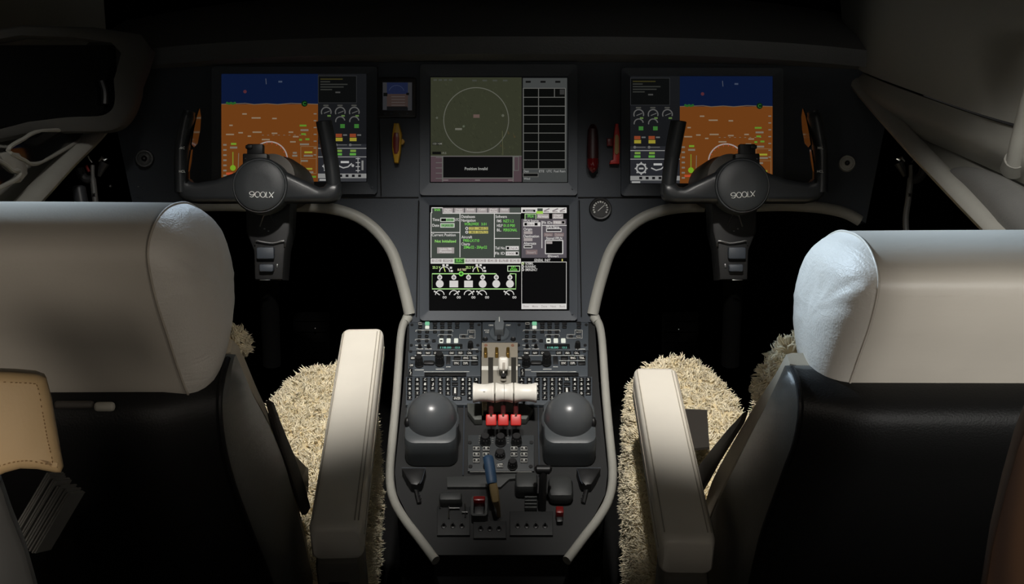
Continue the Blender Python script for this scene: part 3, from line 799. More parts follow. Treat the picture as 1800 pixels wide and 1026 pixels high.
b = BM(); prism(b, PAN.M, PQ([(1082, 217), (1087, 217), (1090, 240), (1089, 288), (1072, 288), (1073, 282), (1078, 280), (1079, 240)], .016)[::-1], 0.002, 0.016, 0.002); obj('grip', b, M_RED, t)
b = BM(); prism(b, PAN.M, PQ([(1081, 238), (1085, 236), (1088, 240), (1088, 268), (1084, 272), (1080, 268)], .017)[::-1], 0.0155, 0.0185, 0.001); obj('centre_stripe', b, mat('pale_yellow', (176, 150, 96), .5), t)
b = BM(); X, Y = PAN.pix(1072, 250, .006); box(b, PAN.M, (X, Y, 0.004), (0.012, 0.016, 0.01), 0.002); obj('pivot', b, M_DKRED, t)
# round dial
t = thing('pressure_gauge', 'small round black dial gauge with white ticks, right of bright lower screen', 'gauge', FM(PAN, 1055, 367))
X, Y = PAN.pix(1055, 367); Md = PAN.M @ Matrix.Translation((X, Y, 0))
b = BM(); lathe(b, Md, [(0.0225, 0), (0.0225, 0.006), (0.021, 0.009), (0.0175, 0.0085), (0.0165, 0.006), (0, 0.006)], 32); obj('bezel_ring', b, M_BLACK, t)
b = BM()
for k in range(13):
    a = math.radians(-30 + k * 20)
    box(b, Md @ Matrix.Rotation(a, 4, 'Z'), (0.0137, 0, 0.0066), (0.0034, 0.0020 if k % 3 else 0.003, 0.0004))
obj('tick_marks', b, M_INK, t)
b = BM(); box(b, Md @ Matrix.Rotation(math.radians(42), 4, 'Z'), (0.002, 0, 0.0072), (0.018, 0.0012, 0.0005)); obj('pointer', b, M_INK, t)
# round vent knobs at the panel's outer ends
for px, py, rg, lb, mt in ((255, 280, 0.0185, 'dim round air vent at the far left end of the panel', mat('vent_dark', (70, 72, 72), 0.4)), (1488, 288, 0.0165, 'pale round air vent at the far right end of the panel', mat('vent_pale', (165, 165, 160), 0.5))):
    t = thing('air_vent', lb, 'air vent', FM(PAN, px, py))
    X, Y = PAN.pix(px, py); Mv = PAN.M @ Matrix.Translation((X, Y, 0)) @ Matrix.Rotation(math.radians(12 if px < 800 else -12), 4, 'Y')
    b = BM(); lathe(b, Mv, [(rg, -0.006), (rg, 0.010), (rg * .9, 0.016), (rg * .74, 0.0165), (rg * .7, 0.012), (rg * .55, 0.013), (0, 0.015)], 28); obj('housing', b, mt, t)
    b = BM(); lathe(b, Mv, [(rg * .3, 0.013), (rg * .3, 0.019), (rg * .22, 0.021), (rg * .1, 0.019), (0, 0.019)], 18); obj('nozzle', b, M_BLACK, t)
# ------------------------------------------------------------------ control yokes
YF = Frame(P(CX, CY, 2.03), RX, UP)
M_YOKE = mat('yoke_black', (38, 40, 42), 0.33, bump=0.1, bump_s=900)
M_HUB = mat('hub_charcoal', (50, 53, 55), 0.45, bump=0.15, bump_s=1200)
M_BOOT = mat('column_boot_grey', (92, 86, 78), 0.5)

def yoke(side):
    m = (lambda x: x) if side < 0 else (lambda x: 2 * CX - x)
    def Q(pts, h): 
        q = [YF.pix(m(x), y, h) for x, y in pts]
        return q if side < 0 else q[::-1]
    A = lambda x, y, h=0.0: YF.at(m(x), y, h)
    t = thing('control_yoke', ('left' if side < 0 else 'right') + ' black control yoke with white lettering on its hub, before the ' + ('left' if side < 0 else 'right') + ' flight screen', 'control yoke', FM(YF, m(461), 356), 'control yokes')
    b = BM()
    q = [(312, 316), (333, 314), (338, 320), (348, 322), (380, 317), (412, 305), (440, 292), (482, 290), (508, 304), (540, 319), (562, 330), (570, 329), (576, 322), (599, 322), (600, 338), (596, 348), (586, 355), (575, 357), (520, 357), (430, 357), (345, 357), (326, 353), (316, 344), (312, 332)]
    prism(b, YF.M, Q(q, 0)[::-1], -0.016, 0.018, 0.011, 3); obj('crossbar', b, M_YOKE, t, smooth=50)
    b = BM(); tube(b, smooth_path([A(588, 342, .0), A(586, 318, .003), A(582, 284, .006), A(576, 248, .012), A(570, 218, .018), A(569, 212, .019)], 4), [0.0125] + [0.0132] * 9 + [0.0142] * 9 + [0.0128, 0.008], 16, flat=1.1, ref=YF.z); obj('inner_grip', b, M_YOKE, t, smooth=50)
    b = BM(); tube(b, smooth_path([A(321, 338, .0), A(320, 305, .002), A(320, 270, .004), A(322, 250, .006), A(327, 222, .008), A(332, 200, .008), A(333, 195, .008)], 4), [0.0128] * 12 + [0.012] * 8 + [0.010] * 3 + [0.008, 0.004], 16, flat=1.6, ref=YF.z)
    og = obj('outer_grip', b, M_YOKE, t, smooth=50)
    for y, s_ in ((262, 'MIC'), (303, 'HCL')):
        b = BM(); x, yy = YF.pix(m(320), y, .0245); text(b, YF.M, s_, x, yy, 0.0250 if y < 280 else 0.0238, 0.0042, 0, 'C', bold=True)
        obj('legend', b, M_INK, og, smooth=0)
    # thin glossy plates added on the outer grip's flank to mirror the screen
    Xp = -0.545 if side < 0 else 0.545
    def blade(pts):
        b = BM(); w = [PX(m(x), y, Xp) for x, y in pts]
        f0 = [b.verts.new(p) for p in w]; f1 = [b.verts.new(p + Vector((side * 0.003, 0, 0))) for p in w]
        b.faces.new(f0); b.faces.new(f1[::-1]); n = len(w)
        for k in range(n): b.faces.new([f0[k], f0[(k + 1) % n], f1[(k + 1) % n], f1[k]])
        return obj('mirror_plate', b, M_GLOSS, t, smooth=0, label='thin glossy plate added on the outer grip to mirror the screen')
    blade([(351, 190), (353.5, 205), (352, 228), (347.5, 252), (341, 259), (337, 254), (341, 228), (346, 205)])
    blade([(339, 262), (337, 282), (333.6, 300), (331, 302), (332.6, 286), (336, 264)])
    b = BM(); x, y = YF.pix(m(461), 328); lathe(b, YF.M @ Matrix.Translation((x, y, 0)), [(0.050, -0.02), (0.050, 0.016), (0.0475, 0.021), (0.0455, 0.021), (0.0445, 0.024), (0.040, 0.0265), (0.02, 0.0275), (0, 0.0278)], 48)
    hub = obj('hub', b, M_HUB, t, smooth=40)
    b = BM(); x, y = YF.pix(m(459) if side < 0 else 1306, 347, .028)
    rot = Matrix.Rotation(math.radians(-1.5 if side < 0 else 5), 4, 'Z')
    M0 = YF.M @ Matrix.Translation((x, y, 0.0282)) @ rot
    k = 1.0 / FPX * 2.0
    pen = 1.25 * k
    def stroke(pts, close=False):
        pts = [Vector((px * k, py * k, 0)) for px, py in pts]
        tube(b, [M0 @ p for p in pts], pen / 2, 6, closed=close)
    def oval(cx, cy, rx, ry, a0=0, a1=360, n=20):
        return [(cx + rx * math.cos(math.radians(a0 + (a1 - a0) * i / n)), cy + ry * math.sin(math.radians(a0 + (a1 - a0) * i / n))) for i in range(n + (0 if a1 - a0 == 360 else 1))]
    # 9 0 0 L X in thin wide strokes
    stroke(oval(-16.5, 7, 4.2, 3, 0, 360), True); stroke([(-12.3, 7), (-12.4, 4), (-14.5, 1), (-17, 0.3), (-20, 1.4)])
    stroke(oval(-6.5, 5, 4.3, 4.8), True); stroke(oval(3, 5, 4.3, 4.8), True)
    stroke([(9.2, 9.8), (8.4, 0.4), (12.4, 0.4)]); stroke([(14, 9.8), (20.6, 0.4)]); stroke([(22.4, 10), (14, 0.4)])
    obj('emblem', b, mat('emblem_white', (250, 250, 248), .4), hub, smooth=60)
    # chart clip standing on the hub
    b = BM()
    def bx_(x0, y0, x1, y1, h0, h1, bev=.002):
        (ax, ay), (cx_, cy_) = YF.pix(m(x0), y1), YF.pix(m(x1), y0)
        box(b, YF.M, ((ax + cx_) / 2, (ay + cy_) / 2, (h0 + h1) / 2), (abs(cx_ - ax), abs(cy_ - ay), h1 - h0), bev)
    bx_(436, 254, 464, 275, -.008, .01); bx_(434, 256, 446, 263, -.006, .014); bx_(429, 271, 472, 292, -.012, .012)
    cl = obj('chart_clip', b, M_BLACK, t)
    for x in (434, 452):
        b = BM(); X, Y = YF.pix(m(x), 280.5); blob(b, YF.M, (X, Y, 0.012), (.0016, .0016, .0012), 10, 6)
        obj('screw', b, M_METAL, cl)
    # column end and housing behind, and the shaft below
    b = BM(); x, y = YF.pix(m(474), 308); lathe(b, YF.M @ Matrix.Translation((x, y, 0)), [(0.030, -0.018), (0.041, -0.02), (0.0415, -0.09), (0.046, -0.10), (0.046, -0.205)], 36); obj('column_boot', b, M_BOOT, t)
    b = BM(); prism(b, YF.M, Q([(430, 345), (512, 345), (509, 408), (501, 440), (497, 492), (447, 492), (445, 440), (432, 408)], -.05)[::-1], -0.11, -0.05, 0.006); col = obj('column', b, mat('column_black', (26, 26, 27), 0.5), t)
    b = BM(); tube(b, [A(472, 480, -.09), A(475, 560, -.16), A(478, 640, -.2)], [.02, .018, .018], 12); obj('shaft', b, M_VOID, t)
    b = BM(); tube(b, [A(457, 398, -.049), A(463, 379, -.046), A(474, 377, -.046), A(484, 398, -.047)], .0013, 6); obj('wire', b, M_METAL, col)
    b = BM(); tube(b, smooth_path([A(448, 430, -.047), A(450, 423, -.044), A(462, 425, -.044), A(480, 427, -.044), A(499, 423, -.044), A(500, 433, -.047)], 3), .0014, 6); obj('bracket', b, M_METAL, col)
    for x, y, w, h_ in ((465, 402, 3, 2.2), (472, 406, 2.5, 2), (470, 437, 8, 1.2), (467, 452, 22, 1.2), (487, 467, 3, 7), (466, 492, 18, 1.2)):
        b = BM(); X, Y = YF.pix(m(x), y, -.05); kk = 2.08 / FPX; box(b, YF.M, (X, Y, -.0495), (w * kk, h_ * kk, .003), .0006)
        obj('fastener', b, M_METAL, col)
    b = BM(); X, Y = YF.pix(m(468), 445, -.05); box(b, YF.M, (X, Y, -.045), (.032, .022, .012), .003); obj('clamp', b, M_BEZEL, col); b = BM(); X, Y = YF.pix(m(470), 471, -.05); box(b, YF.M, (X, Y, -.045), (.026, .014, .014), .003)
    obj('clamp', b, M_BEZEL, col)
yoke(-1); yoke(1)

# ------------------------------------------------------------------ pedestal
ped = thing('centre_pedestal', 'dark centre pedestal between the seats with grey padded side rails', 'pedestal', FM(PED, 881, 700))
outl = [(717, 562), (1045, 562), (1049, 620), (1054, 690), (1062, 770), (1068, 830), (1064, 868), (1048, 900), (1022, 940), (1000, 975), (762, 975), (740, 940), (714, 900), (698, 868), (694, 830), (700, 770), (708, 690), (713, 620)]
b = BM()
ring = [PED.at(x, y, -0.004) for x, y in outl]
ring2 = [PED.at(x, y, -0.03) for x, y in outl]
ring3 = [Vector((p.x * 0.96, min(p.y, 2.2), 0.0)) for p in ring]
loft(b, [ring, ring2, ring3]); bmesh.ops.triangulate(b, faces=[f for f in b.faces if len(f.verts) > 4])
obj('body', b, mat('pedestal_black', (20, 21, 22), 0.6), ped, smooth=30)
side_l = [(716, 558), (708, 573), (703.5, 600), (700, 650), (696.5, 700), (691, 760), (686.5, 805), (685, 832), (687, 858), (695, 885), (713, 915), (736, 945), (766, 985)]
for q in (side_l, mir(side_l)):
    b = BM(); tube(b, smooth_path([PED.at(x, y, .003) for x, y in q], 5), 0.0078, 12, flat=1.3, ref=PED.z); obj('edge_rail', b, M_TRIM, ped)
    b = BM(); tube(b, [PED.at(q[0][0] + (2 if q[0][0] < 881 else -2), 553, .006), PED.at(q[0][0], 559, .006), PED.at(q[1][0] * .5 + q[0][0] * .5, 566, .005)], [.009, .0105, .0085], 14); obj('rail_collar', b, M_TRIM, ped)
for x in (816, 946):
    b = BM(); tube(b, [PED.at(x, 712, .001), PED.at(x + (-2 if x < 881 else 2), 835, .001)], .0012, 6)
    obj('seam', b, M_BEZEL, ped)

M_FACE = mat('faceplate_grey', (58, 64, 70), 0.5, bump=0.12, bump_s=900)
M_KEY = mat('key_black', (14, 14, 15), 0.4)
M_LIT = glow('lit_key', (225, 228, 214)); M_CYAN = glow('cyan_digits', (110, 190, 172)); M_GREENLIT = glow('green_lamp', (120, 190, 150))

def pr(x0, y0, x1, y1, h=0.0):
    a, c = PED.pix(x0, y1, h), PED.pix(x1, y0, h)
    return a[0], a[1], c[0], c[1]
def pbox(b, x0, y0, x1, y1, h0, h1, bev=0.0, mi=0):
    a = pr(x0, y0, x1, y1, (h0 + h1) / 2)
    box(b, PED.M, ((a[0] + a[2]) / 2, (a[1] + a[3]) / 2, (h0 + h1) / 2), (a[2] - a[0], a[3] - a[1], h1 - h0), bev, 2, mi)
def plate(parent, x0, y0, x1, y1, h=0.004, name='faceplate', m=None, skew=0.0):
    b = BM(); a, c = PED.pix(x0, y0, h), PED.pix(x1, y0, h); d, e = PED.pix(x1 + skew, y1, h), PED.pix(x0 + skew * (-1 if skew == 0 else 1), y1, h)
    prism(b, PED.M, [e, d, c, a], -0.003, h, 0.0012); return obj(name, b, m or M_FACE, parent, smooth=30)
def pline(b, pts, h=0.0046, w=0.0005):
    tube(b, [PED.at(x, y, h) for x, y in pts], w, 4)
def ptext(b, s, x, y, hpx, mi=0, h=0.005, al='C', fit=None):
    X, Y = PED.pix(x, y, h); k = 2.2 / FPX
    text(b, PED.M, s, X, Y, h, hpx * k / 0.65, mi, al, bold=True, fit=fit * k if fit else None)
def knob(parent, x, y, r, hgt, h0=0.004, name='knob', m=None, label=None, idx=True, tilt=0):
    b = BM(); X, Y = PED.pix(x, y, h0 + hgt * .5)
    M = PED.M @ Matrix.Translation((X, Y, h0))
    lathe(b, M, [(r * 1.05, 0), (r * 1.05, hgt * .15), (r * .92, hgt * .2), (r * .86, hgt * .88), (r * .7, hgt), (0, hgt)], 20)
    for k in range(10):
        a = 2 * math.pi * k / 10
        box(b, M @ Matrix.Rotation(a, 4, 'Z'), (r * .88, 0, hgt * .5), (r * .16, r * .22, hgt * .55), r * .04)
    o = obj(name, b, m or M_BLACK, parent, label=label)
    return o

def button(parent, x, y, w, hpx, name='button', lit=None, glyph=None, frame=False, h=0.004):
    b = BM(); pbox(b, x - w / 2, y - hpx / 2, x + w / 2, y + hpx / 2, h - .001, h + .0035, 0.0012)
    if frame:
        for q in (((x - w / 2 + .8, y - hpx / 2 + .8), (x + w / 2 - .8, y - hpx / 2 + .8), (x + w / 2 - .8, y + hpx / 2 - .8), (x - w / 2 + .8, y + hpx / 2 - .8), (x - w / 2 + .8, y - hpx / 2 + .8)),):
            pline(b, q, h + .0037, .0004)
    nf = len(b.faces)
    if frame:
        b.faces.ensure_lookup_table()
        for f in b.faces[-(6 * 0 + 4 * 4 + 2):]: f.material_index = 1
    if glyph: ptext(b, glyph, x, y + hpx * .24, hpx * .56, 1, h + .0038, 'C', fit=min(w * .66, 3.0 * len(glyph)))
    return obj(name, b, [lit or M_KEY, M_INK], parent, smooth=30, recalc=False)

def control_panel(dx, label):
    t = thing('control_unit', label, 'control unit', FM(PED, 782 + dx, 606), 'button units on the pedestal')
    plate(t, 719 + dx, 566, 846 + dx, 615.5)
    plate(t, 717 + dx, 616.5, 845 + dx, 661, 0.0042)
    X = lambda v: v + dx
    b = BM()
    for p in (((731, 582.5), (731, 580), (796, 580), (796, 582.5)), ((770, 591), (770, 588), (795, 588), (795, 591)), ((730, 598), (730, 596), (756, 596), (756, 599)),
              ((808, 594), (808, 588), (822, 588), (822, 580), (835, 580), (835, 594), (808, 594)), ((729, 624.5), (838, 624.5)), ((794, 633.5), (840, 633.5)), ((745, 653), (825, 653))):
        pline(b, [(X(a), c) for a, c in p])
    for x0, x1, y in ((732, 744, 613), (747, 759, 613), (730, 742, 606.5), (746, 757, 606.5), (824, 840, 613.5), (729, 745, 650), (766, 781, 648.6), (784, 792, 644.6)):
        pline(b, [(X(x0), y), (X(x1), y)], .0046, .0007)
    obj('marking', b, M_INK, t, smooth=0)
    for k, x in enumerate((738.7, 751, 764.7, 777.5, 790.5, 803.6, 829)):
        button(t, X(x), 568.4, 8, 4.6, lit=M_GREENLIT if k == 1 else None, frame=(k == 0))
        button(t, X(x), 575, 7.5, 4, lit=M_LIT if k == 1 else None)
    for x in (737.5, 750.8, 764.5, 777.2, 790.5): button(t, X(x), 583.2, 7, 4)
    button(t, X(829), 583.2, 9, 4.2, frame=True)
    for x in (737.5, 750, 776.5, 789.5): button(t, X(x), 591.2, 6.6, 4)
    button(t, X(815), 591.2, 7, 4); button(t, X(828.5), 591.2, 8, 4, frame=True)
    for x in (736.3, 750.2, 762.7): button(t, X(x), 599, 6.4, 4)
    for k, x in enumerate((775.7, 788.5, 801.7)): 
        button(t, X(x), 598.6, 7.4, 6.6, lit=M_LIT)
    b = BM(); pbox(b, X(773.4), 597.6, X(778), 600, .0076, .0082); obj('legend', b, M_KEY, t)
    knob(t, X(827), 605.5, 0.0055, 0.016)
    for x in (738, 753.5): knob(t, X(x), 608, 0.0035, 0.010, name='small_knob')
    b = BM(); pbox(b, X(769), 605, X(813), 612.6, .003, .0062, .001); d = obj('digit_window', b, M_KEY, t)
    b = BM(); ptext(b, '118.00', X(774), 612.2, 3.0, 0, .0066, 'L', fit=19); ptext(b, '121.5', X(800), 612.2, 3.0, 0, .0066, 'L', fit=8); obj('digits', b, M_CYAN, d, smooth=0, recalc=False)
    for x, y in ((723, 607), (840, 607), (724, 571), (842, 571), (722, 618), (839, 618)):
        b = BM(); x_, y_ = PED.pix(X(x), y, .004); cyl(b, PED.M, (x_, y_, .003), .0032, .0024, 12); obj('screw', b, M_BLACK, t)
    for k, x in enumerate((737, 752.3, 767, 794, 809.4, 825.3)): button(t, X(x), 620.4, 11, 5.6, glyph=('FMS', 'NAV', 'SYS', 'CHRT', 'PREV', 'CKL')[k])
    for k, (x, y) in enumerate(((803.7, 629.2), (818.9, 629.2), (834.5, 629.2), (802.5, 638.4), (818.6, 638.4), (834.2, 638.4))): button(t, X(x), y, 12.6, 6, glyph=(None, 'RNG', 'TRK', 'SYNC', 'DSPL', None)[k])
    button(t, X(725.6), 629.4, 9, 5.4, glyph='MENU'); button(t, X(723), 642, 8, 5.4, glyph='DIM')
    knob(t, X(736.5), 634, 0.0082, 0.024, name='rotary_knob'); knob(t, X(772.5), 630, 0.0088, 0.030, name='rotary_knob')
    b = BM(); pbox(b, X(744), 634, X(764), 641, .004, .010, .003); pbox(b, X(784), 626, X(792), 640, .004, .006, .001); obj('joystick_base', b, M_BLACK, t)
    b = BM(); pbox(b, X(768.4), 619.4, X(778), 622.2, .032, .0336, .0006); obj('knob_cap', b, M_INK, t)
    return t

def keyboard(dx, label):
    t = thing('keyboard', label, 'keyboard', FM(PED, 778 + dx, 684), 'keyboards on the pedestal')
    X = lambda v: v + dx
    plate(t, 713 + dx, 661.6, 844 + dx, 711, 0.0042)
    b = BM(); pbox(b, X(746), 655.4, X(820), 660.6, .0035, .0068, .0006); obj('slot', b, M_KEY, t)
    b = BM(); pbox(b, X(717.6), 647.8, X(725.6), 661, .0035, .0075, .0012); r = obj('rocker_switch', b, M_KEY, t)
    b = BM(); pline(b, [(X(721.4), 649.5), (X(720.2), 652), (X(722.4), 654), (X(721.2), 658)], .0077, .0007); obj('legend', b, M_INK, r, smooth=0)
    rows = (667.2, 675, 683, 691.2, 699.4)
    letters = 'ABCDEFGHIJKLMNOPQRSTUVWX'
    for j in range(4):
        for i in range(6):
            button(t, X(720 + 13.5 * i), rows[j], 9.4, 6.2, 'key', glyph=letters[j * 6 + i])
    digits = ('1', '2', '3', '4', '5', '6', '7', '8', '9', '.', '0', '-')
    for j in range(4):
        for i in range(3):
            button(t, X(813.5 + 11.8 * i), rows[j], 9, 6.2, 'key', glyph=digits[j * 3 + i])
    button(t, X(799.8), 666.4, 10, 6, 'key', glyph='DEL'); button(t, X(799.8), 675, 11, 5, 'key'); button(t, X(799.8), 687.4, 10, 14, 'key', glyph='I'); button(t, X(803.8), 700.2, 16, 6, 'key', glyph='ENTER'); button(t, X(825.6), 699.6, 9, 6.4, 'key', glyph='+')
    for i in range(5): button(t, X(720 + 13.5 * i), rows[4], 9.4, 6.2, 'key', glyph='YZ /S'[i] if i != 2 else None)
    return t
control_panel(0, 'left button panel with rotary knobs and cyan digits, just under the bright lower screen')
control_panel(188.5, 'right button panel with rotary knobs and cyan digits, just under the bright lower screen')
keyboard(0, 'left black lettered keyboard, partly hidden behind the left grey dome')
keyboard(197, 'right black lettered keyboard, partly hidden behind the right grey dome')

# selector switch between the button panels
t = thing('selector_switch', 'grey pointed rotary selector on its square plate, centred under the bright lower screen', 'switch', FM(PED, 878, 583))
plate(t, 848, 565.5, 908, 601, 0.004)
b = BM(); X, Y = PED.pix(878, 586, .005); lathe(b, PED.M @ Matrix.Translation((X, Y, .003)), [(.0205, 0), (.0205, .002), (.019, .004), (0, .0045)], 36); obj('dial', b, mat('dial_grey', (74, 80, 85), .5), t)
b = BM(); h_ = .016
prism(b, PED.M, [PED.pix(x, y, h_) for x, y in ((870, 585), (868.5, 573), (872.5, 564), (877.5, 556.5), (882.6, 564), (887, 573), (885, 585))][::-1], .006, .026, .003); kn = obj('knob', b, mat('knob_grey', (98, 103, 107), .45), t)
b = BM(); pbox(b, 877, 557, 878.4, 565, .026, .0268); obj('index_line', b, M_INK, kn)
b = BM(); pbox(b, 873.6, 587, 880.4, 597.5, .004, .011, .001); obj('stop_block', b, M_BLACK, t)
for x in (853, 902):
    b = BM(); X, Y = PED.pix(x, 596.5, .004); lathe(b, PED.M @ Matrix.Translation((X, Y, .003)), [(.0052, 0), (.0052, .003), (.0042, .0042), (.0018, .003), (0, .003)], 16); obj('screw', b, M_BLACK, t)
b = BM(); ptext(b, 'ON', 863, 572.5, 2.4); ptext(b, 'START', 893.5, 572.5, 2.4, fit=9); ptext(b, 'MOTOR', 855.5, 581.5, 2.2, fit=9); ptext(b, 'STBY', 856.5, 585, 2.2, fit=7); obj('legend', b, M_INK, t, smooth=0, recalc=False)

# throttle quadrant
M_BEIGE = mat('gate_beige', (150, 142, 128), .45, noise_s=30, var=.04); M_QUAD = mat('quadrant_grey', (138, 134, 124), .5)
tq = thing('throttle_quadrant', 'beige slotted lever quadrant with three brass stops, in the middle of the pedestal', 'throttle quadrant', FM(PED, 878, 660))
def hump(prof, x0, x1, up=0.0, thick=.004):
    b = BM()
    top_ = [[PED.at(x, y, h + up) for y, h in prof] for x in (x0, x1)]
    bot_ = [[p - PED.z * thick for p in r] for r in top_]
    loft(b, [top_[0] + bot_[0][::-1], top_[1] + bot_[1][::-1]])
    return b
PROF = [(627, .016), (634, .024), (643, .031), (650, .036), (660, .040), (672, .042), (690, .038), (704, .028), (714, .012)]
obj('quadrant_cover', hump(PROF, 846.5, 910, 0, .03), M_QUAD, tq, smooth=40)
obj('gate_plate', hump([(602, .008), (612, .011), (627, .016)], 847, 910, 0, .014), M_BEIGE, tq, smooth=20)
obj('white_band', hump([(643.2, .031), (650, .036)], 846.6, 909.8, .0006, .001), mat('band_white', (228, 226, 218), .45), tq)
for x in (858.2, 898.6):
    obj('slot', hump([(628, .0175)] + PROF[1:6], x, x + 8.6, .0012, .0015), mat('slot_dark', (44, 42, 38), .6), tq, smooth=40)
for x in (853.4, 873, 892.6):
    b = BM(); pbox(b, x - 2.8, 615.5, x + 3.2, 628, .010, .030, .002); obj('brass_stop', b, M_BRASS, tq)
for x in (854, 901):
    b = BM(); X, Y = PED.pix(x, 606.5, .0105); lathe(b, PED.M @ Matrix.Translation((X, Y, .009)), [(.0034, 0), (.003, .0026), (0, .003)], 14); obj('screw', b, mat('copper_screw', (186, 140, 118), .35, metal=.6), tq)
M_SHROUD = mat('shroud_grey', (74, 76, 72), .5)
for q in ([(821, 708), (847, 708), (847, 737), (834, 737), (822, 722)], [(911, 708), (921, 708), (937, 718), (925, 736), (912, 736)]):
    b = BM(); prism(b, PED.M, [PED.pix(x, y, .012) for x, y in q][::-1], -.002, .012, .002); obj('shroud', b, M_SHROUD, tq)
b = BM(); pbox(b, 847.4, 704, 849.6, 723, .01, .034, .0006); pbox(b, 849.6, 707, 856, 712, .016, .03, .001); pbox(b, 849.6, 714, 856, 717, .016, .03, .001); obj('latch_bracket', b, mat('cream_metal', (206, 196, 160), .4), tq)

# flap lever
t = thing('flap_lever', 'short lever with small white block knob, standing above the three white throttle knobs', 'lever', FM(PED, 885, 655))
b = BM(); c = PED.at(885, 639, .064); Ml = Matrix.Translation(c) @ PAN.M.to_3x3().to_4x4()
box(b, Ml, (0, 0, 0), (.019, .025, .018), .005, 3); obj('knob', b, M_WHITE, t, smooth=60)
b = BM(); box(b, Ml, (0.0005, -.004, .0088), (.005, .014, .002), .0009); obj('recess', b, mat('recess_shade', (170, 162, 152), .6), t)
b = BM(); tube(b, [c - UP * .006 - FW * -.002, PED.at(885, 664, .052), PED.at(885, 672, .03)], [.0046, .0052, .0052], 14); st = obj('stem', b, M_STEEL, t)
b = BM(); cyl(b, Matrix.Translation(PED.at(885, 659, .062)) @ PAN.M.to_3x3().to_4x4(), (0, 0, -.004), .0036, .006, 14); obj('bush', b, M_BLACK, t)

# three throttles, three fuel levers
spool = [(-1, .015), (-.985, .0172), (-.95, .0181), (-.88, .0182), (-.72, .0172), (-.4, .0159), (0, .0154), (.4, .0159), (.72, .0172), (.88, .0182), (.95, .0181), (.985, .0172), (1, .015)]
RXM = Matrix.Rotation(math.radians(90), 4, 'Y')
for x0, x1, lb in ((831, 869, 'leftmost of the three white spool throttle knobs, the one with a small dot'), (870.6, 902, 'middle of the three white spool throttle knobs, the narrowest, with a seam round it'), (903.6, 943.6, 'rightmost of the three white spool throttle knobs')):
    xm = (x0 + x1) / 2
    c = PED.at(xm, 690, .064)
    t = thing('throttle_lever', lb, 'throttle lever', Matrix.Translation(PED.at(xm, 700, .0)) @ PED.M.to_3x3().to_4x4(), 'throttle levers')
    dd = (c - CAM).dot(FW); hw = (x1 - x0) / 2 / FPX * dd
    b = BM(); lathe(b, Matrix.Translation(c) @ RXM, [(r, z * hw) for z, r in spool], 40); kn = obj('knob', b, M_WHITE, t, smooth=50)
    if x0 == 831:
        b = BM(); blob(b, Matrix.Translation(P(851, 687.5, dd - .0158)), (0, 0, 0), (.0018, .0014, .0012), 12, 8); obj('button', b, mat('button_white', (246, 243, 236), .3), t)
    if 860 < x0 < 880:
        b = BM(); tube(b, [c + Vector((0, 0, 0)) + FW * (.0163 * math.cos(a)) + UP * (.0163 * math.sin(a)) for a in [2 * math.pi * k / 30 for k in range(30)]], .0004, 5, closed=True); obj('seam', b, mat('seam_line', (150, 146, 138), .6), kn)
    b = BM(); xs = xm + (3 if x0 == 831 else (-3 if x0 > 900 else 0)); tube(b, [c + FW * .004, PED.at(xs, 700, .045), PED.at(xs, 690, .0)], .0042, 8); obj('shaft', b, M_BLACK, t)
for x, lb in ((863.4, 'leftmost of the three red square fuel levers under the throttle knobs'), (884.6, 'middle of the three red square fuel levers under the throttle knobs'), (906.8, 'rightmost of the three red square fuel levers under the throttle knobs')):
    t = thing('fuel_lever', lb, 'fuel lever', Matrix.Translation(PED.at(x, 738, 0)) @ PED.M.to_3x3().to_4x4(), 'fuel levers')
    c = PED.at(x, 738.5, .040); Ml = Matrix.Translation(c) @ PAN.M.to_3x3().to_4x4() @ Matrix.Rotation(math.radians(-14), 4, 'X')
    b = BM(); box(b, Ml, (0, 0, 0), (.0192, .0205, .014), .0022, 3); obj('knob', b, M_RED, t, smooth=60)
    b = BM(); tube(b, [c + UP * .006 + FW * .003, PED.at(x, 722, .042), PED.at(x, 706, .040), PED.at(x, 700, .018)], .0046, 8); obj('shaft', b, mat('maroon_shaft', (62, 14, 15), .5), t)
    b = BM(); q = c + UP * .0128 - FW * .004; tube(b, [q, q - UP * .005], [.0022, .0026], 10); obj('pin', b, M_STEEL, t)
b = BM()

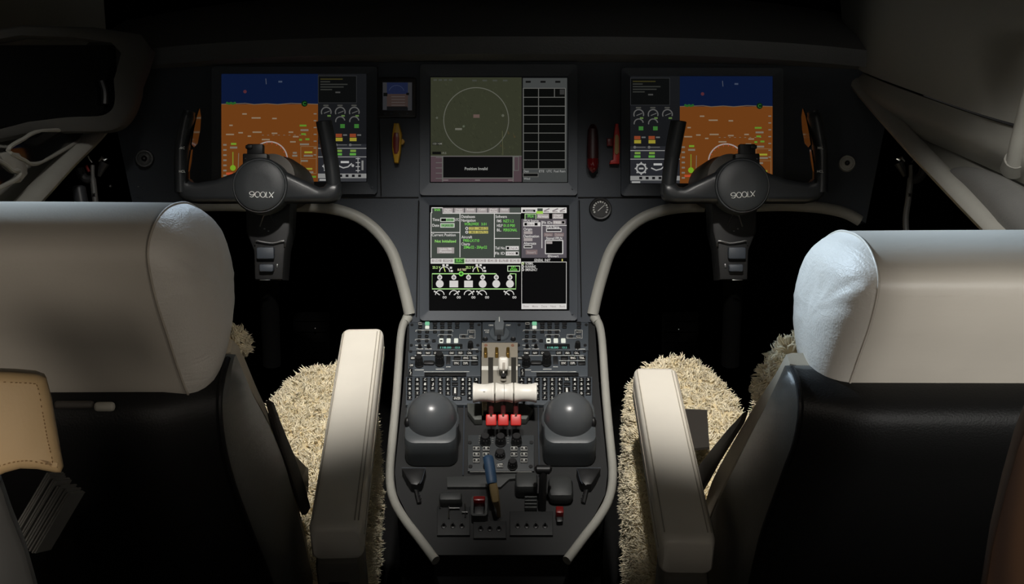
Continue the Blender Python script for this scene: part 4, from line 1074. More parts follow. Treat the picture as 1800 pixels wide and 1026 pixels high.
# grey dome hand rests
M_DOME = mat('dome_grey', (80, 83, 86), .3, noise_s=14, var=.04)
M_DBASE = mat('dome_base_grey', (68, 72, 75), .42)
for sx, lb in ((0, 'left grey dome-topped hand controller on pedestal'), (1, 'right grey dome-topped hand controller on pedestal')):
    m = (lambda x: x) if sx == 0 else (lambda x: 2 * CX - 3 - x)
    t = thing('cursor_controller', lb, 'hand controller', FM(PED, m(758), 800), 'dome hand controllers')
    x0, y0 = PED.pix(m(758), 818, 0)
    b = BM(); w = .046
    secs = [(-.001, 1.0, .0, .105), (.030, 1.0, -.001, .107), (.052, 1.0, .001, .105), (.058, .97, .004, .102), (.060, .9, .009, .098)]
    rings = []
    for h, k, ya, yb in secs:
        q = rrect(-w * k, y0 + ya, w * k, y0 + yb, .018, 6)
        rings.append([PED.M @ Vector((x0 + x, y, h)) for x, y in q])
    loft(b, rings); obj('base', b, M_DBASE, t, smooth=40)
    c = PED.at(m(759), 736, .056)
    Mb = Matrix.Translation(c) @ PED.M.to_3x3().to_4x4()
    b = BM()
    lathe(b, Mb, [(.0445, .001), (.0440, .006), (.0425, .015), (.0385, .026), (.032, .036), (.022, .0445), (.011, .0490), (0, .0505)], 44); obj('dome', b, M_DOME, t, smooth=60)
    b = BM(); lathe(b, Mb, [(.049, -.002), (.0475, .001), (.0455, .0025), (.0445, .0015)], 44, caps=False); obj('collar', b, M_DBASE, t, smooth=60)
    b = BM(); sgn = -1 if sx == 0 else 1
    blob(b, Mb, (sgn * .042, -.012, .004), (.006, .010, .012), 16, 10); obj('thumb_button', b, M_BLACK, t, smooth=60)

# small radio panel below the red levers
t = thing('radio_unit', 'small dark unit of knobs and outlined buttons below the red levers', 'control unit', FM(PED, 880, 800))
plate(t, 822, 764, 939, 827, .004, m=mat('radio_plate', (52, 55, 57), .5))
for x in (853, 880, 908): knob(t, x, 772, .0095, .022)
knob(t, 879, 797, .0092, .014, name='rotary_knob'); knob(t, 901, 814.5, .0086, .018, name='rotary_knob'); knob(t, 858, 816, .0086, .014, name='rotary_knob')
for y in (788, 798.4, 809):
    for x in (837.4, 854.6, 903.6, 921.2):
        if y == 809 and x in (903.6, 854.6): continue
        button(t, x, y, 12.6, 7.4, glyph='=', frame=True)
button(t, 879, 818, 12, 7, glyph='ATT', frame=True)
b = BM()
for x, y in ((826, 778), (934, 778), (827, 820), (933, 820)):
    X, Y = PED.pix(x, y, .004); cyl(b, PED.M, (X, Y, .003), .0036, .0026, 12)
obj('screw', b, M_BLACK, t)
b = BM()
for x in (843, 866, 893): 
    for y in (766, 770, 774, 778): pline(b, [(x - 1.6, y), (x + 1.6, y)])
pline(b, [(826, 829), (935, 829)], .004, .0008); obj('marking', b, mat('dim_marking', (120, 120, 116), .6), t)

# levers on the aft end of the pedestal
t = thing('brake_lever', 'blue-gripped lever on a tan shank, at the lower centre of the pedestal', 'lever', FM(PED, 873, 885))
b = BM(); tube(b, smooth_path([PED.at(857.6, 802, .082), PED.at(860, 815, .08), PED.at(863, 835, .076), PED.at(865, 850, .072)], 4), [.0075] + [.0090] * 10 + [.0085, .0074], 12, flat=.7); obj('grip', b, mat('blue_grip', (46, 74, 104), .5), t)
b = BM(); tube(b, [PED.at(866, 849, .072), PED.at(869, 864, .062), PED.at(871, 879, .05), PED.at(876, 895, .02), PED.at(877, 908, -.004)], [.0068, .0074, .007, .0035, .003], 8, flat=.6); obj('shank', b, mat('tan_shank', (128, 110, 76), .5), t)
t = thing('gust_lever', 'black T-headed lever right of the blue-gripped lever', 'lever', FM(PED, 953, 880))
b = BM(); tube(b, [PED.at(941, 826, .075), PED.at(944, 825, .076), PED.at(966, 825, .076), PED.at(969, 826, .075)], [.005, .0078, .0078, .005], 12); obj('handle', b, M_BLACK, t)
b = BM(); tube(b, [PED.at(955, 828, .074), PED.at(954, 860, .05), PED.at(953, 895, 0)], .0066, 8); obj('shank', b, M_BLACK, t)
for sx, lb in ((0, 'dark tapered handle with studs at the left aft edge of pedestal'), (1, 'dark tapered handle with studs at the right aft edge of pedestal')):
    m = (lambda x: x) if sx == 0 else (lambda x: 2 * CX - x)
    t = thing('trim_handle', lb, 'handle', FM(PED, m(730), 850))
    q = [PED.pix(m(x), y, .02) for x, y in ((706, 822), (748, 822), (742, 844), (733, 852), (722, 850), (714, 838))]
    b = BM(); prism(b, PED.M, q if sx else q[::-1], -.003, .02, .004); obj('grip', b, M_BLACK, t)
    b = BM(); tube(b, [PED.at(m(x), y, .0205) for x, y in ((706, 822), (748, 822), (742, 844), (738, 850))], .0009, 6); obj('edge', b, M_BEZEL, t)
    b = BM()
    for y in (858, 864, 870, 876): 
        X, Y = PED.pix(m(732 + (y - 858) * .4), y, .003); blob(b, PED.M, (X, Y, .003), (.0022, .0014, .0016), 8, 6)
    tube(b, [PED.at(m(729), 850, .004), PED.at(m(737), 884, .0)], .004, 8)
    obj('stud_strip', b, M_BLACK, t)
M_AFT = mat('aft_grey', (54, 56, 56), .55)
t = thing('lever_housing', 'grey block housing beside the T-headed lever', 'housing', FM(PED, 930, 860))
b = BM(); pbox(b, 906, 838, 944, 866, -.004, .03, .006); obj('body', b, M_AFT, t)
b = BM()
for k in range(4): pbox(b, 922, 876 + 6 * k, 944, 878.5 + 6 * k, -.004, .012, .001)
obj('fin', b, M_AFT, t)
t = thing('lever_housing', 'rounded grey block at the right aft part of pedestal', 'housing', FM(PED, 984, 866))
b = BM(); pbox(b, 964, 842, 1006, 880, -.004, .026, .010); obj('body', b, M_AFT, t)
t = thing('lever_housing', 'low grey clamp with metal legs at the left aft part of pedestal', 'housing', FM(PED, 795, 885))
b = BM(); pbox(b, 772, 870, 812, 886, -.002, .024, .005); obj('body', b, M_AFT, t)
b = BM()
for p in (((789, 890), (789, 910)), ((789, 893), (808, 893)), ((817, 885), (818, 908)), ((812, 900), (822, 900)), ((772, 882), (773, 892))): tube(b, [PED.at(x, y, .006) for x, y in p], .0014, 6)
obj('leg', b, M_METAL, t)
t = thing('switch_guard', 'small grey guard with dark red top, left of the blue-gripped lever', 'switch guard', FM(PED, 842, 895))
a_ = pr(828, 876, 857, 911, .012)
b = BM(); k_ = .004; ring_prism(b, PED.M, rrect(*a_, .005, 4), rrect(a_[0] + k_, a_[1] + k_, a_[2] - k_, a_[3] - k_, .003, 4), -.004, .02); obj('frame', b, M_AFT, t)
b = BM(); pbox(b, 832, 877, 853, 885, .004, .024, .002); obj('cover', b, M_DKRED, t)
b = BM(); pbox(b, 834, 884, 851, 906, -.004, .006, .001); obj('switch', b, M_BLACK, t)
t = thing('switch_guard', 'narrow red guarded switch at the right aft end of pedestal', 'switch guard', FM(PED, 983, 905))
b = BM(); pbox(b, 977, 896, 990, 908, -.004, .02, .002); obj('cover', b, M_DKRED, t)
b = BM(); pbox(b, 978, 908, 989, 920, -.004, .008, .002); obj('base', b, M_BLACK, t)
b = BM(); a_ = [PED.pix(x, y, .002) for x, y in ((785, 838), (940, 831), (940, 838), (895, 842), (880, 856), (786, 856))]
t = thing('step_plate', 'grey stepped plate across the pedestal just below the small radio panel', 'plate', FM(PED, 860, 845))
prism(b, PED.M, a_[::-1], -.003, .003, .001); obj('plate', b, M_AFT, t)

t = thing('switch_unit', 'flat dark switch unit with faint switches at the aft end of the pedestal', 'switch unit', FM(PED, 880, 910))
plate(t, 768, 890, 826, 940, .002, m=mat('aft_panel_dark', (34, 35, 36), .6)); plate(t, 896, 898, 972, 940, .002, m=MATS['aft_panel_dark']); plate(t, 832, 915, 890, 945, .002, m=MATS['aft_panel_dark'])
for x, y in ((780, 925), (796, 925), (812, 925), (845, 930), (861, 930), (877, 930), (910, 925), (926, 925), (942, 925), (958, 925)):
    b = BM(); X, Y = PED.pix(x, y, .002); lathe(b, PED.M @ Matrix.Translation((X, Y, .0015)), [(.0045, 0), (.0045, .002), (.002, .003), (.0016, .012), (0, .0125)], 12); obj('toggle', b, M_BLACK, t)
# rudder pedals deep in the dark footwells
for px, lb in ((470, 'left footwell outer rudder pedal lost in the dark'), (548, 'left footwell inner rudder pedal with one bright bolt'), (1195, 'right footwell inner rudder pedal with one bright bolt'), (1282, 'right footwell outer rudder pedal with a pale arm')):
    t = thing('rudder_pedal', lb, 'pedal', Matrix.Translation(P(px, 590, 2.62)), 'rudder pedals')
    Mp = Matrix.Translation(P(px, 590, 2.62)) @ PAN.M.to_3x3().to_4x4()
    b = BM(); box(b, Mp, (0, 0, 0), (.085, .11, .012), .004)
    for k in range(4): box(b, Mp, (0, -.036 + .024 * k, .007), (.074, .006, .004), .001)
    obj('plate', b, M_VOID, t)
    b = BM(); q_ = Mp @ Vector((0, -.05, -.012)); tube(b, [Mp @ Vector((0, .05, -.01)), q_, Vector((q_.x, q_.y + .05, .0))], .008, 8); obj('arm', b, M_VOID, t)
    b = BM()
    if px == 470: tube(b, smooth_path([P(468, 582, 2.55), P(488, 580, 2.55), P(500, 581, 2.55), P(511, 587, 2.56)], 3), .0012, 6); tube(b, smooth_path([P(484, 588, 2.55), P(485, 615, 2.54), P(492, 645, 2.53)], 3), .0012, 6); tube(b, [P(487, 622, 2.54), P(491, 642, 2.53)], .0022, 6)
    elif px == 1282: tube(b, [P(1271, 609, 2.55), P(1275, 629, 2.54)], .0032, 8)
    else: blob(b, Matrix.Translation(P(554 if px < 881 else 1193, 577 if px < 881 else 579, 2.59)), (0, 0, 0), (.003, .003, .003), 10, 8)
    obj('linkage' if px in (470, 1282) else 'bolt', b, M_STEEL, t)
# ------------------------------------------------------------------ pilots' seats
M_HR = leather('ivory_leather', (200, 193, 182), 0.07, 0.42)
M_CAP = leather('ivory_leather_cap', (206, 201, 193), 0.36, 0.48)
M_ARM = leather('armrest_leather', (232, 226, 214), 0.05, 0.45)
M_PIPE = mat('piping', (170, 162, 150), 0.5)
M_SHELL = mat('seat_shell_black', (17, 17, 17), 0.5, spec=.25, bump=0.2, bump_s=500)
M_SIDE = leather('side_leather_grey', (74, 74, 71), 0.12, 0.45)
M_CLOTH = mat('seat_cloth', (190, 180, 162), 0.85, noise_s=30, var=.05, bump=.3, bump_s=700)
M_BELT = mat('belt_webbing', (62, 58, 54), 0.7, bump=.4, bump_s=900)
M_FUR = mat('sheepskin', (242, 230, 200), 0.9, spec=.2, noise_s=18, var=.12, sheen=.25)
M_FURB = mat('sheepskin_base', (206, 190, 154), 0.95, spec=.1, noise_s=40, var=.2)
M_SEAM = mat('armrest_seam', (176, 168, 154), 0.6)
M_LATCH = mat('latch_grey', (150, 147, 138), 0.5)

def tuft_mesh(points, normals, length, radius, seed, lay=None, strands=6):
    """curled locks of fleece, several thin strands each, as one mesh"""
    r = np.random.default_rng(seed); n = len(points)
    nr = normals / np.linalg.norm(normals, axis=1, keepdims=True)
    un = lambda v: v / np.linalg.norm(v, axis=1, keepdims=True)
    lean = r.normal(0, .25 if strands == 1 else .6, (n, 3)) + (lay if lay is not None else 0)
    d0 = un(nr + lean * .55); d1 = un(nr * .25 + lean + r.normal(0, .35, (n, 3)))
    L = length * r.uniform(.65, 1.35, (n, 1))
    rep = lambda v: np.repeat(v, strands, axis=0)
    m = n * strands
    N_, D0, D1, LL, C = rep(nr), rep(d0), rep(d1), rep(L), rep(points)
    off = r.normal(0, 1, (m, 3)); off -= N_ * (off * N_).sum(1, keepdims=True); off = off * length * (.26 if strands > 1 else 0)
    LL = LL * r.uniform(.8, 1.15, (m, 1)); R = radius * r.uniform(.8, 1.25, (m, 1))
    p0 = C + off - N_ * length * .25
    p1 = C + off * 1.15 + D0 * LL * .5
    p2 = C + off * .8 + D0 * LL * .72 + D1 * LL * .34
    p3 = C + off * .45 + D0 * LL * .6 + D1 * LL * .72
    a = un(np.cross(D0, r.normal(0, 1, (m, 3)))); b_ = np.cross(D0, a)
    vs = []
    for c, q in ((p0, R), (p1, R * 1.1), (p2, R * .85)):
        for k in range(3):
            t = 2 * math.pi * k / 3
            vs.append(c + a * q * math.cos(t) + b_ * q * math.sin(t))
    vs.append(p3)
    V = np.stack(vs, 1).reshape(-1, 3)             # 10 per strand
    base = [(lv * 3 + k, lv * 3 + (k + 1) % 3, lv * 3 + 3 + (k + 1) % 3, lv * 3 + 3 + k) for lv in range(2) for k in range(3)]
    tip = [(6 + k, 6 + (k + 1) % 3, 9) for k in range(3)]
    o = (np.arange(m) * 10)[:, None, None]
    F = (o + np.array(base)[None]).reshape(-1, 4).tolist() + (o + np.array(tip)[None]).reshape(-1, 3).tolist()
    return V, F

def poly_dist(px, py, poly):
    d = np.full(px.shape, 1e9); inside = np.zeros(px.shape, bool)
    n = len(poly)
    for i in range(n):
        (x0, y0), (x1, y1) = poly[i], poly[(i + 1) % n]
        dx, dy = x1 - x0, y1 - y0
        t = np.clip(((px - x0) * dx + (py - y0) * dy) / (dx * dx + dy * dy), 0, 1)
        d = np.minimum(d, np.hypot(px - x0 - t * dx, py - y0 - t * dy))
        c = ((y0 > py) != (y1 > py)) & (px < (x1 - x0) * (py - y0) / (y1 - y0 + 1e-12) + x0)
        inside ^= c
    return np.where(inside, d, -d)

def cushion(root, s, poly, zf, zr, yr, yf, ntuft, seed):
    """sheepskin seat cover: rounded pad with a notch, grown over with locks"""
    xs = np.linspace(min(p[0] for p in poly), max(p[0] for p in poly), 130); ys = np.linspace(min(p[1] for p in poly), max(p[1] for p in poly), 150)
    PXg, PYg = np.meshgrid(xs, ys, indexing='ij')
    D = poly_dist(PXg, PYg, poly)
    R = .05
    k = np.clip(D / R, 0, 1)
    Z = zr + (zf - zr) * np.clip((PYg - yr) / (yf - yr), 0, 1) ** 0.9 - .05 * (1 - np.sqrt(np.clip(1 - (1 - k) ** 2, 0, 1)))
    for i in range(len(xs)):
        for j in range(len(ys)):
            q = Vector((xs[i] * 36, ys[j] * 36, s * 3.0))
            Z[i, j] += .020 * (min(.5, abs(noise.noise(q))) - .25) + .005 * noise.noise(q * 2.3)
    b = BM(); idx = {}
    def V(i, j):
        if (i, j) not in idx: idx[(i, j)] = b.verts.new((xs[i], ys[j], Z[i, j]))
        return idx[(i, j)]
    cells = [(i, j) for i in range(len(xs) - 1) for j in range(len(ys) - 1) if D[i:i + 2, j:j + 2].min() >= -.002]
    for i, j in cells: b.faces.new([V(i, j), V(i + 1, j), V(i + 1, j + 1), V(i, j + 1)])
    be = [e for e in b.edges if len(e.link_faces) == 1]
    r = bmesh.ops.extrude_edge_only(b, edges=be)
    for v in r['geom']:
        if isinstance(v, bmesh.types.BMVert): v.co.z = .30
    bmesh.ops.recalc_face_normals(b, faces=b.faces[:])
    fs = [f for f in b.faces]
    pts, nrm, w = [], [], []
    for f in fs:
        c = f.calc_center_median()
        if f.normal.z < .2 and f.normal.x * -s < -.3 and abs(c.x) > .6: continue
        if c.y < yr + .02: continue
        w.append(f.calc_area() * (1.0 if abs(c.x) < .5 else .35))
        pts.append([v.co.copy() for v in f.verts][:4]); nrm.append(f.normal.copy())
    if sum(n.z for n in nrm if abs(n.z) > .5) < 0: nrm = [-n for n in nrm]
    w = np.array(w); w /= w.sum(); r_ = np.random.default_rng(seed)
    pick = r_.choice(len(pts), ntuft, p=w)
    u, v = r_.uniform(0, 1, ntuft), r_.uniform(0, 1, ntuft)
    A = np.array([[list(q) for q in p] for p in pts])[pick]
    Pp = (A[:, 0] * ((1 - u) * (1 - v))[:, None] + A[:, 1] * (u * (1 - v))[:, None] + A[:, 2] * (u * v)[:, None] + A[:, 3] * ((1 - u) * v)[:, None])
    Nn = np.array([list(n) for n in nrm])[pick]
    skirt = np.abs(Nn[:, 2]) < .3
    Pp[skirt, 2] = np.maximum(Pp[skirt, 2], .30)
    o = obj('sheepskin_cover', b, M_FURB, root, smooth=80)
    lay = np.array([list(noise.noise_vector(Vector(q) * 75) * 2.4 + noise.noise_vector(Vector(q) * 190) * .8) for q in Pp.tolist()])
    lay += np.array([0, -.15, -.2])
    Vt, Ft = tuft_mesh(Pp, Nn, .0095, .00085, seed, lay, 1)
    f = raw_obj('fleece', Vt, Ft, M_FUR, o); f['kind'] = 'stuff'
    return o

HRP = [(.93, .03), (.945, .054), (.975, .070), (1.015, .079), (1.06, .0815), (1.11, .072), (1.148, .045), (1.16, .003), (1.148, -.038), (1.124, -.068), (1.10, -.088), (1.078, -.0985), (1.052, -.0955), (1.02, -.071), (.985, -.038), (.95, -.004)]

def seat(s, g):
    root = thing('pilot_seat', g['label'], 'seat', Matrix.Translation((s * .47, 1.3, 0)), 'pilot seats')
    Xs, dd, dw = s * g['Xs'], g['dd'], g['dw']
    prof = [(d + dd, w + dw) for d, w in HRP]
    lp = smooth_path([Vector((d, w, 0)) for d, w in prof], 5, True)
    cd, cw = 1.05 + dd, -.005 + dw
    def ring(X, k=1.0, kd=0.0):
        return [DW(X, cd + (p.x - cd) * k + kd, cw + (p.y - cw) * k) for p in lp]
    # --- headrest
    b = BM()
    L = .36
    rings = [ring(Xs + s * (L + .035), .55), ring(Xs + s * (L + .025), .8), ring(Xs + s * (L + .01), .95)]
    N = 24
    for k in range(N + 1):
        t = 1 - k / N
        puff = 1.0 + .012 * math.sin(math.pi * t)
        rings.append(ring(Xs + s * L * t, puff))
    loft(b, rings, True, True); hr = obj('headrest', b, M_HR, root, smooth=60)
    # cap: bulging end panel with soft creases
    b = BM(); inn = -s
    n = len(lp); vr = []
    steps = [(0, 1.0), (.003, .985), (.009, .955), (.015, .90), (.021, .82), (.026, .70), (.029, .55), (.031, .38), (.032, .2)]
    for h, k in steps:
        row = []
        for i, p in enumerate(lp):
            d, w = cd + (p.x - cd) * k, cw + (p.y - cw) * k
            wob = 0.0
            v = w - dw
            fade = min(1, (1 - k) * 6)
            wob -= .0030 * fade * math.exp(-((v - .030 - .01 * math.sin((d - cd) * 30)) / .0045) ** 2)
            wob -= .0012 * fade * math.exp(-((v - .012 + .006 * math.sin((d - cd) * 45)) / .004) ** 2)
            wob += .0008 * fade * math.sin(v * 260 + 4 * math.sin((d - cd) * 20)) * math.exp(-((v - .03) / .04) ** 2)
            row.append(b.verts.new(DW(Xs + inn * (h + wob), d, w)))
        vr.append(row)
    for a_, c_ in zip(vr, vr[1:]):
        for i in range(n): b.faces.new([a_[i], a_[(i + 1) % n], c_[(i + 1) % n], c_[i]])
    cv = b.verts.new(DW(Xs + inn * .0323, cd, cw))
    for i in range(n): b.faces.new([vr[-1][i], vr[-1][(i + 1) % n], cv])
    cap = obj('end_cap', b, M_CAP, hr, smooth=60)
    b = BM(); tube(b, [DW(Xs + inn * .001, cd + (p.x - cd) * 1.0, cw + (p.y - cw) * 1.0) for p in lp], .0012, 8, closed=True); obj('piping', b, M_PIPE if s < 0 else M_HR, hr, smooth=60)
    # --- backrest
    Xi, Xo = s * g['Xi'], s * (g['Xi'] + .39)
    rear = smooth_path([PX(x, y, Xi) for x, y in g['rear']], 3)
    front = smooth_path([PX(x, y, Xi) for x, y in g['front']], 3)
    b = BM(); rings = []
    for k in range(17):
        t = k / 16; X = Xi + (Xo - Xi) * t
        e = 1 - (2 * t - 1) ** 2
        bul = .022 * min(1, e * 2.2)
        out = [Vector((X, p.y - bul, p.z)) for p in rear]
        back = [Vector((X, q.y, q.z)) for q in ((p + (f - p) * min(1.0, .06 / max((f - p).length, 1e-6))) for p, f in zip(rear, front))][::-1]
        rings.append(out + back)
    loft(b, rings); obj('back_shell', b, M_SHELL, root, smooth=50)
    b = BM(); tube(b, [p + Vector((-s * .0005, -.001, 0)) for p in rear], .0028, 8); obj('piping', b, M_SHELL, root)
    def side_solid(a_, c_, X_off, th, m_, name, parent=root, **kw):
        """flank panel between two edge curves in the seat's side plane"""
        b = BM(); n_ = max(len(a_), len(c_))
        def res(q):
            q = [Vector(p) for p in q]; L_ = [0]
            for u, v in zip(q, q[1:]): L_.append(L_[-1] + (v - u).length)
            out = []
            for i in range(28):
                t_ = L_[-1] * i / 27
                for j in range(len(q) - 1):
                    if t_ <= L_[j + 1] + 1e-9:
                        f = (t_ - L_[j]) / max(L_[j + 1] - L_[j], 1e-9); out.append(q[j].lerp(q[j + 1], f)); break
            return out
        A, C = res(a_), res(c_)
        sx = Vector((-s * X_off, 0, 0)); sy = Vector((s * th, 0, 0))
        rings = []
        for p, q in zip(A, C):
            m1, m2 = p.lerp(q, .12), p.lerp(q, .88); up = Vector((-s * min(.006, th * .4), 0, 0))
            rings.append([p + sx, m1 + sx + up, m2 + sx + up, q + sx, q + sx + sy, p + sx + sy])
        loft(b, rings); return obj(name, b, m_, parent, smooth=45, **kw)
    side_solid(rear, front, .0, .03, M_SIDE, 'side_panel')
    light = smooth_path([PX(x, y, Xi) for x, y in g['light']], 3)
    side_solid(front, light, -.006, .022, M_CLOTH, 'back_cushion')
    if 'lower' in g:
        lo0, lo1 = g['lower']
        side_solid([PX(x, y, Xi * .985) for x, y in lo0], [PX(x, y, Xi * .985) for x, y in lo1], -.012, .1, M_CLOTH, 'lower_cushion')
    st0, st1 = g['strap']
    side_solid([PX(x, y, Xi) for x, y in st0], [PX(x, y, Xi) for x, y in st1], .006, .004, M_BELT, 'seat_belt')
    # fleece showing past the edge of the backrest
    fp = smooth_path([P(*q) for q in g['fleece'][0]], 4); fr = g['fleece'][1]
    b = BM(); tube(b, fp, fr, 10); fo = obj('back_fleece', b, M_FURB, root, smooth=60)
    r_ = np.random.default_rng(5); nt = 420
    cpt = np.array([list(fp[i]) for i in r_.integers(0, len(fp), nt)]); nn = r_.normal(0, 1, (nt, 3)); nn /= np.linalg.norm(nn, axis=1, keepdims=True)
    V_, F_ = tuft_mesh(cpt + nn * fr, nn, .008, .0008, 9); f = raw_obj('fleece', V_, F_, M_FUR, fo); f['kind'] = 'stuff'
    # latch slot under the headrest
    for nm, q, d, th, m_ in g['latches']:
        b = BM(); p0, p1 = P(q[0], q[3], d), P(q[2], q[1], d)
        w_, h_ = abs(p1.x - p0.x), (q[3] - q[1]) / FPX * d
        Ml = Matrix.Translation((p0 + p1) / 2) @ PAN.M.to_3x3().to_4x4()
        box(b, Ml, (0, 0, 0), (w_, h_, th), .0035, 3)
        if nm == 'ribbed_strap':
            for i in range(14): box(b, Ml, (-w_ * .46 + w_ * .92 * i / 13, h_ * .1, th * .5), (w_ * .03, h_ * .6, .003), .0008)
        obj(nm, b, m_, root)
    # --- armrest
    (rx, ry, rd), (fx, fy, fd) = g['arm']
    pr_, pf = P(rx, ry, rd), P(fx, fy, fd); ln = (pf - pr_).length
    AF = Frame(pr_, RX, pf - pr_)
    # frame's x to the right, y forward, z up: roll kept level
    yv = (pf - pr_).normalized(); xv = (RX - yv * RX.dot(yv)).normalized(); zv = xv.cross(yv)
    MA = Matrix.Translation(pr_) @ Matrix((xv, yv, zv)).transposed().to_4x4()
    W, H = g['armw'], .056
    b = BM(); rings = []
    ysec = [(0, .88, .006), (.004, .95, .002), (.012, 1, 0), (ln * .3, 1.0, 0), (ln * .6, 1.0, 0), (ln - .016, 1.0, 0), (ln - .006, .95, .003), (ln, .82, .010), (ln + .002, .6, .02)]
    for y, k, dz in ysec:
        q = rrect(-W / 2 * k, -H + dz, W / 2 * k, -dz, .010, 4)
        rings.append([MA @ Vector((x, y, z)) for x, z in q])
    loft(b, rings); arm = obj('armrest', b, M_ARM, root, smooth=50)
    for x in (-W * .43, W * .36, W * .43):
        b = BM(); tube(b, [MA @ Vector((x, .014 + (ln - .032) * i / 12, .0002)) for i in range(13)], .0008, 6)
        obj('stitching', b, M_SEAM, arm)
    b = BM(); tube(b, [MA @ Vector((-s * W * .5, y, -H * .5)) for y in (.02, ln * .5, ln - .02)], .0010, 6); obj('stitching', b, M_SEAM, arm)
    b = BM(); box(b, MA, (0, .03, -H - .05), (W * .86, .075, .11), .01); br = obj('armrest_bracket', b, mat('bracket_grey', (96, 93, 86), .5), root)
    b = BM(); box(b, MA, (0, -.0085, -H - .04), (.026, .004, .026), .002); obj('release_button', b, M_BLACK, br)
    # --- base and cushion
    b = BM(); box(b, I4, (s * g['bx'], 1.55, .19), (.36, .5, .22), .03); box(b, I4, (s * g['bx'], 1.5, .04), (.30, .6, .08), .02); obj('base', b, M_SHELL, root)
    cu = cushion(root, s, g['poly'], g['zf'], g['zr'], 1.30, 1.92, g['nt'], 11 if s < 0 else 12)
    if 'flap' in g:
        b = BM(); w = [P(*q) for q in g['flap']]; slab(b, w, .004); obj('belt_flap', b, mat('flap_dark', (50, 46, 42), .6), root)
    return root

seat(-1, dict(
    label='left pilot seat, ivory headrest in shade, higher headrest and armrest than the other seat', Xs=.29, dd=0.0, dw=0.0, Xi=.262,
    rear=[(400, 629), (391, 662), (385, 710), (392, 780), (410, 850), (440, 930), (468, 1000), (492, 1070)],
    front=[(404, 622), (414, 640), (441, 690), (470, 740), (500, 810), (530, 930), (548, 1010), (560, 1070)],
    light=[(410, 594), (424, 610), (447, 668), (461, 700), (478, 738), (490, 790), (512, 850), (534, 925), (549, 1005), (562, 1070)],
    lower=([(494, 750), (512, 800), (526, 850), (536, 880), (540, 900)], [(500, 752), (528, 798), (552, 818), (552, 850), (548, 880)]),
    strap=([(463, 704), (474, 745), (486, 790), (508, 850), (528, 905)], [(470, 708), (486, 748), (505, 790), (524, 842), (537, 890)]),
    fleece=([(407, 596, 1.15), (412, 601, 1.16), (418, 609, 1.17)], .006),
    latches=[('strap_end', (96, 704, 166, 718), 1.030, .006, mat('strap_dark', (58, 54, 50), .6)), ('latch', (166, 706, 202, 723), 1.026, .008, M_LATCH)],
    arm=((588, 928, 1.40), (638, 572, 1.80)), armw=.066, bx=.46,
    poly=[(-.188, 1.30), (-.198, 1.45), (-.216, 1.75), (-.236, 1.86), (-.275, 1.915), (-.34, 1.92), (-.385, 1.88), (-.402, 1.82), (-.415, 1.74), (-.455, 1.71), (-.50, 1.74), (-.515, 1.82), (-.54, 1.90), (-.62, 1.92), (-.70, 1.85), (-.72, 1.6), (-.70, 1.30)],
    zf=.522, zr=.46, nt=52000))
seat(1, dict(
    label='right pilot seat, brightly lit ivory headrest and a dark flap on its fleece cushion', Xs=.333, dd=.07, dw=-.022, Xi=.285,
    rear=[(1393, 646), (1402, 668), (1408, 715), (1400, 770), (1384, 815), (1362, 875), (1338, 945), (1312, 1060)],
    front=[(1390, 642), (1378, 664), (1330, 745), (1292, 820), (1255, 897), (1240, 940), (1226, 1000), (1215, 1070)],
    light=[(1381, 620), (1362, 655), (1322, 716), (1286, 776), (1250, 842), (1234, 900), (1222, 970), (1208, 1070)],
    strap=([(1318, 724), (1290, 752), (1262, 785), (1236, 818), (1231, 840)], [(1312, 742), (1288, 780), (1268, 812), (1250, 845), (1240, 862)]),
    fleece=([(1390, 622, 1.2), (1376, 640, 1.24), (1360, 660, 1.28), (1350, 686, 1.32)], .014),
    latches=[('latch', (1583, 729, 1631, 748), 1.068, .010, M_LATCH), ('ribbed_strap', (1631, 731, 1713, 748), 1.072, .006, M_BLACK), ('latch', (1713, 730, 1830, 749), 1.068, .010, M_LATCH)],
    arm=((1212, 948, 1.36), (1151, 641, 1.735)), armw=.066, bx=.50,
    poly=[(.184, 1.30), (.196, 1.45), (.217, 1.75), (.230, 1.85), (.26, 1.905), (.32, 1.925), (.375, 1.90), (.40, 1.84), (.412, 1.74), (.43, 1.72), (.452, 1.74), (.462, 1.86), (.49, 1.91), (.60, 1.92), (.70, 1.85), (.74, 1.6), (.72, 1.30)],
    zf=.535, zr=.46, nt=52000,
    flap=[(1199, 717, 1.80), (1243, 721, 1.79), (1247, 784, 1.68), (1217, 789, 1.68)]))

# ------------------------------------------------------------------ things near the camera
t = thing('tan_cushion', 'tan stitched leather pad end at the lower left, closest to the viewer', 'cushion', Matrix.Translation(P(0, 850, .60)))
M_TAN = leather('tan_leather', (214, 182, 136), .08, .5)
cpad = [(-260, 640), (-100, 650), (30, 655), (66, 658), (82, 664), (92, 700), (103, 765), (113, 822), (108, 833), (98, 833), (66, 827), (36, 826), (10, 833), (-10, 842), (-260, 860)]
b = BM(); q = loc2(PAN, [PAN.o] * 0) or None
TF = Frame(P(0, 750, .60), RX + FW * .44, UP)
b = BM(); prism(b, TF.M, [TF.pix(x, y) for x, y in cpad][::-1], -.035, 0.0, .006, 4); pd = obj('pad', b, M_TAN, t, smooth=60)
b = BM()
sp = smooth_path([Vector((x, y, 0)) for x, y in ((-100, 667), (20, 672), (56, 674), (66, 680), (74, 720), (83, 770), (92, 812), (84, 816), (50, 810), (20, 813), (-20, 824), (-100, 838))], 8)
acc = 0; last = sp[0]
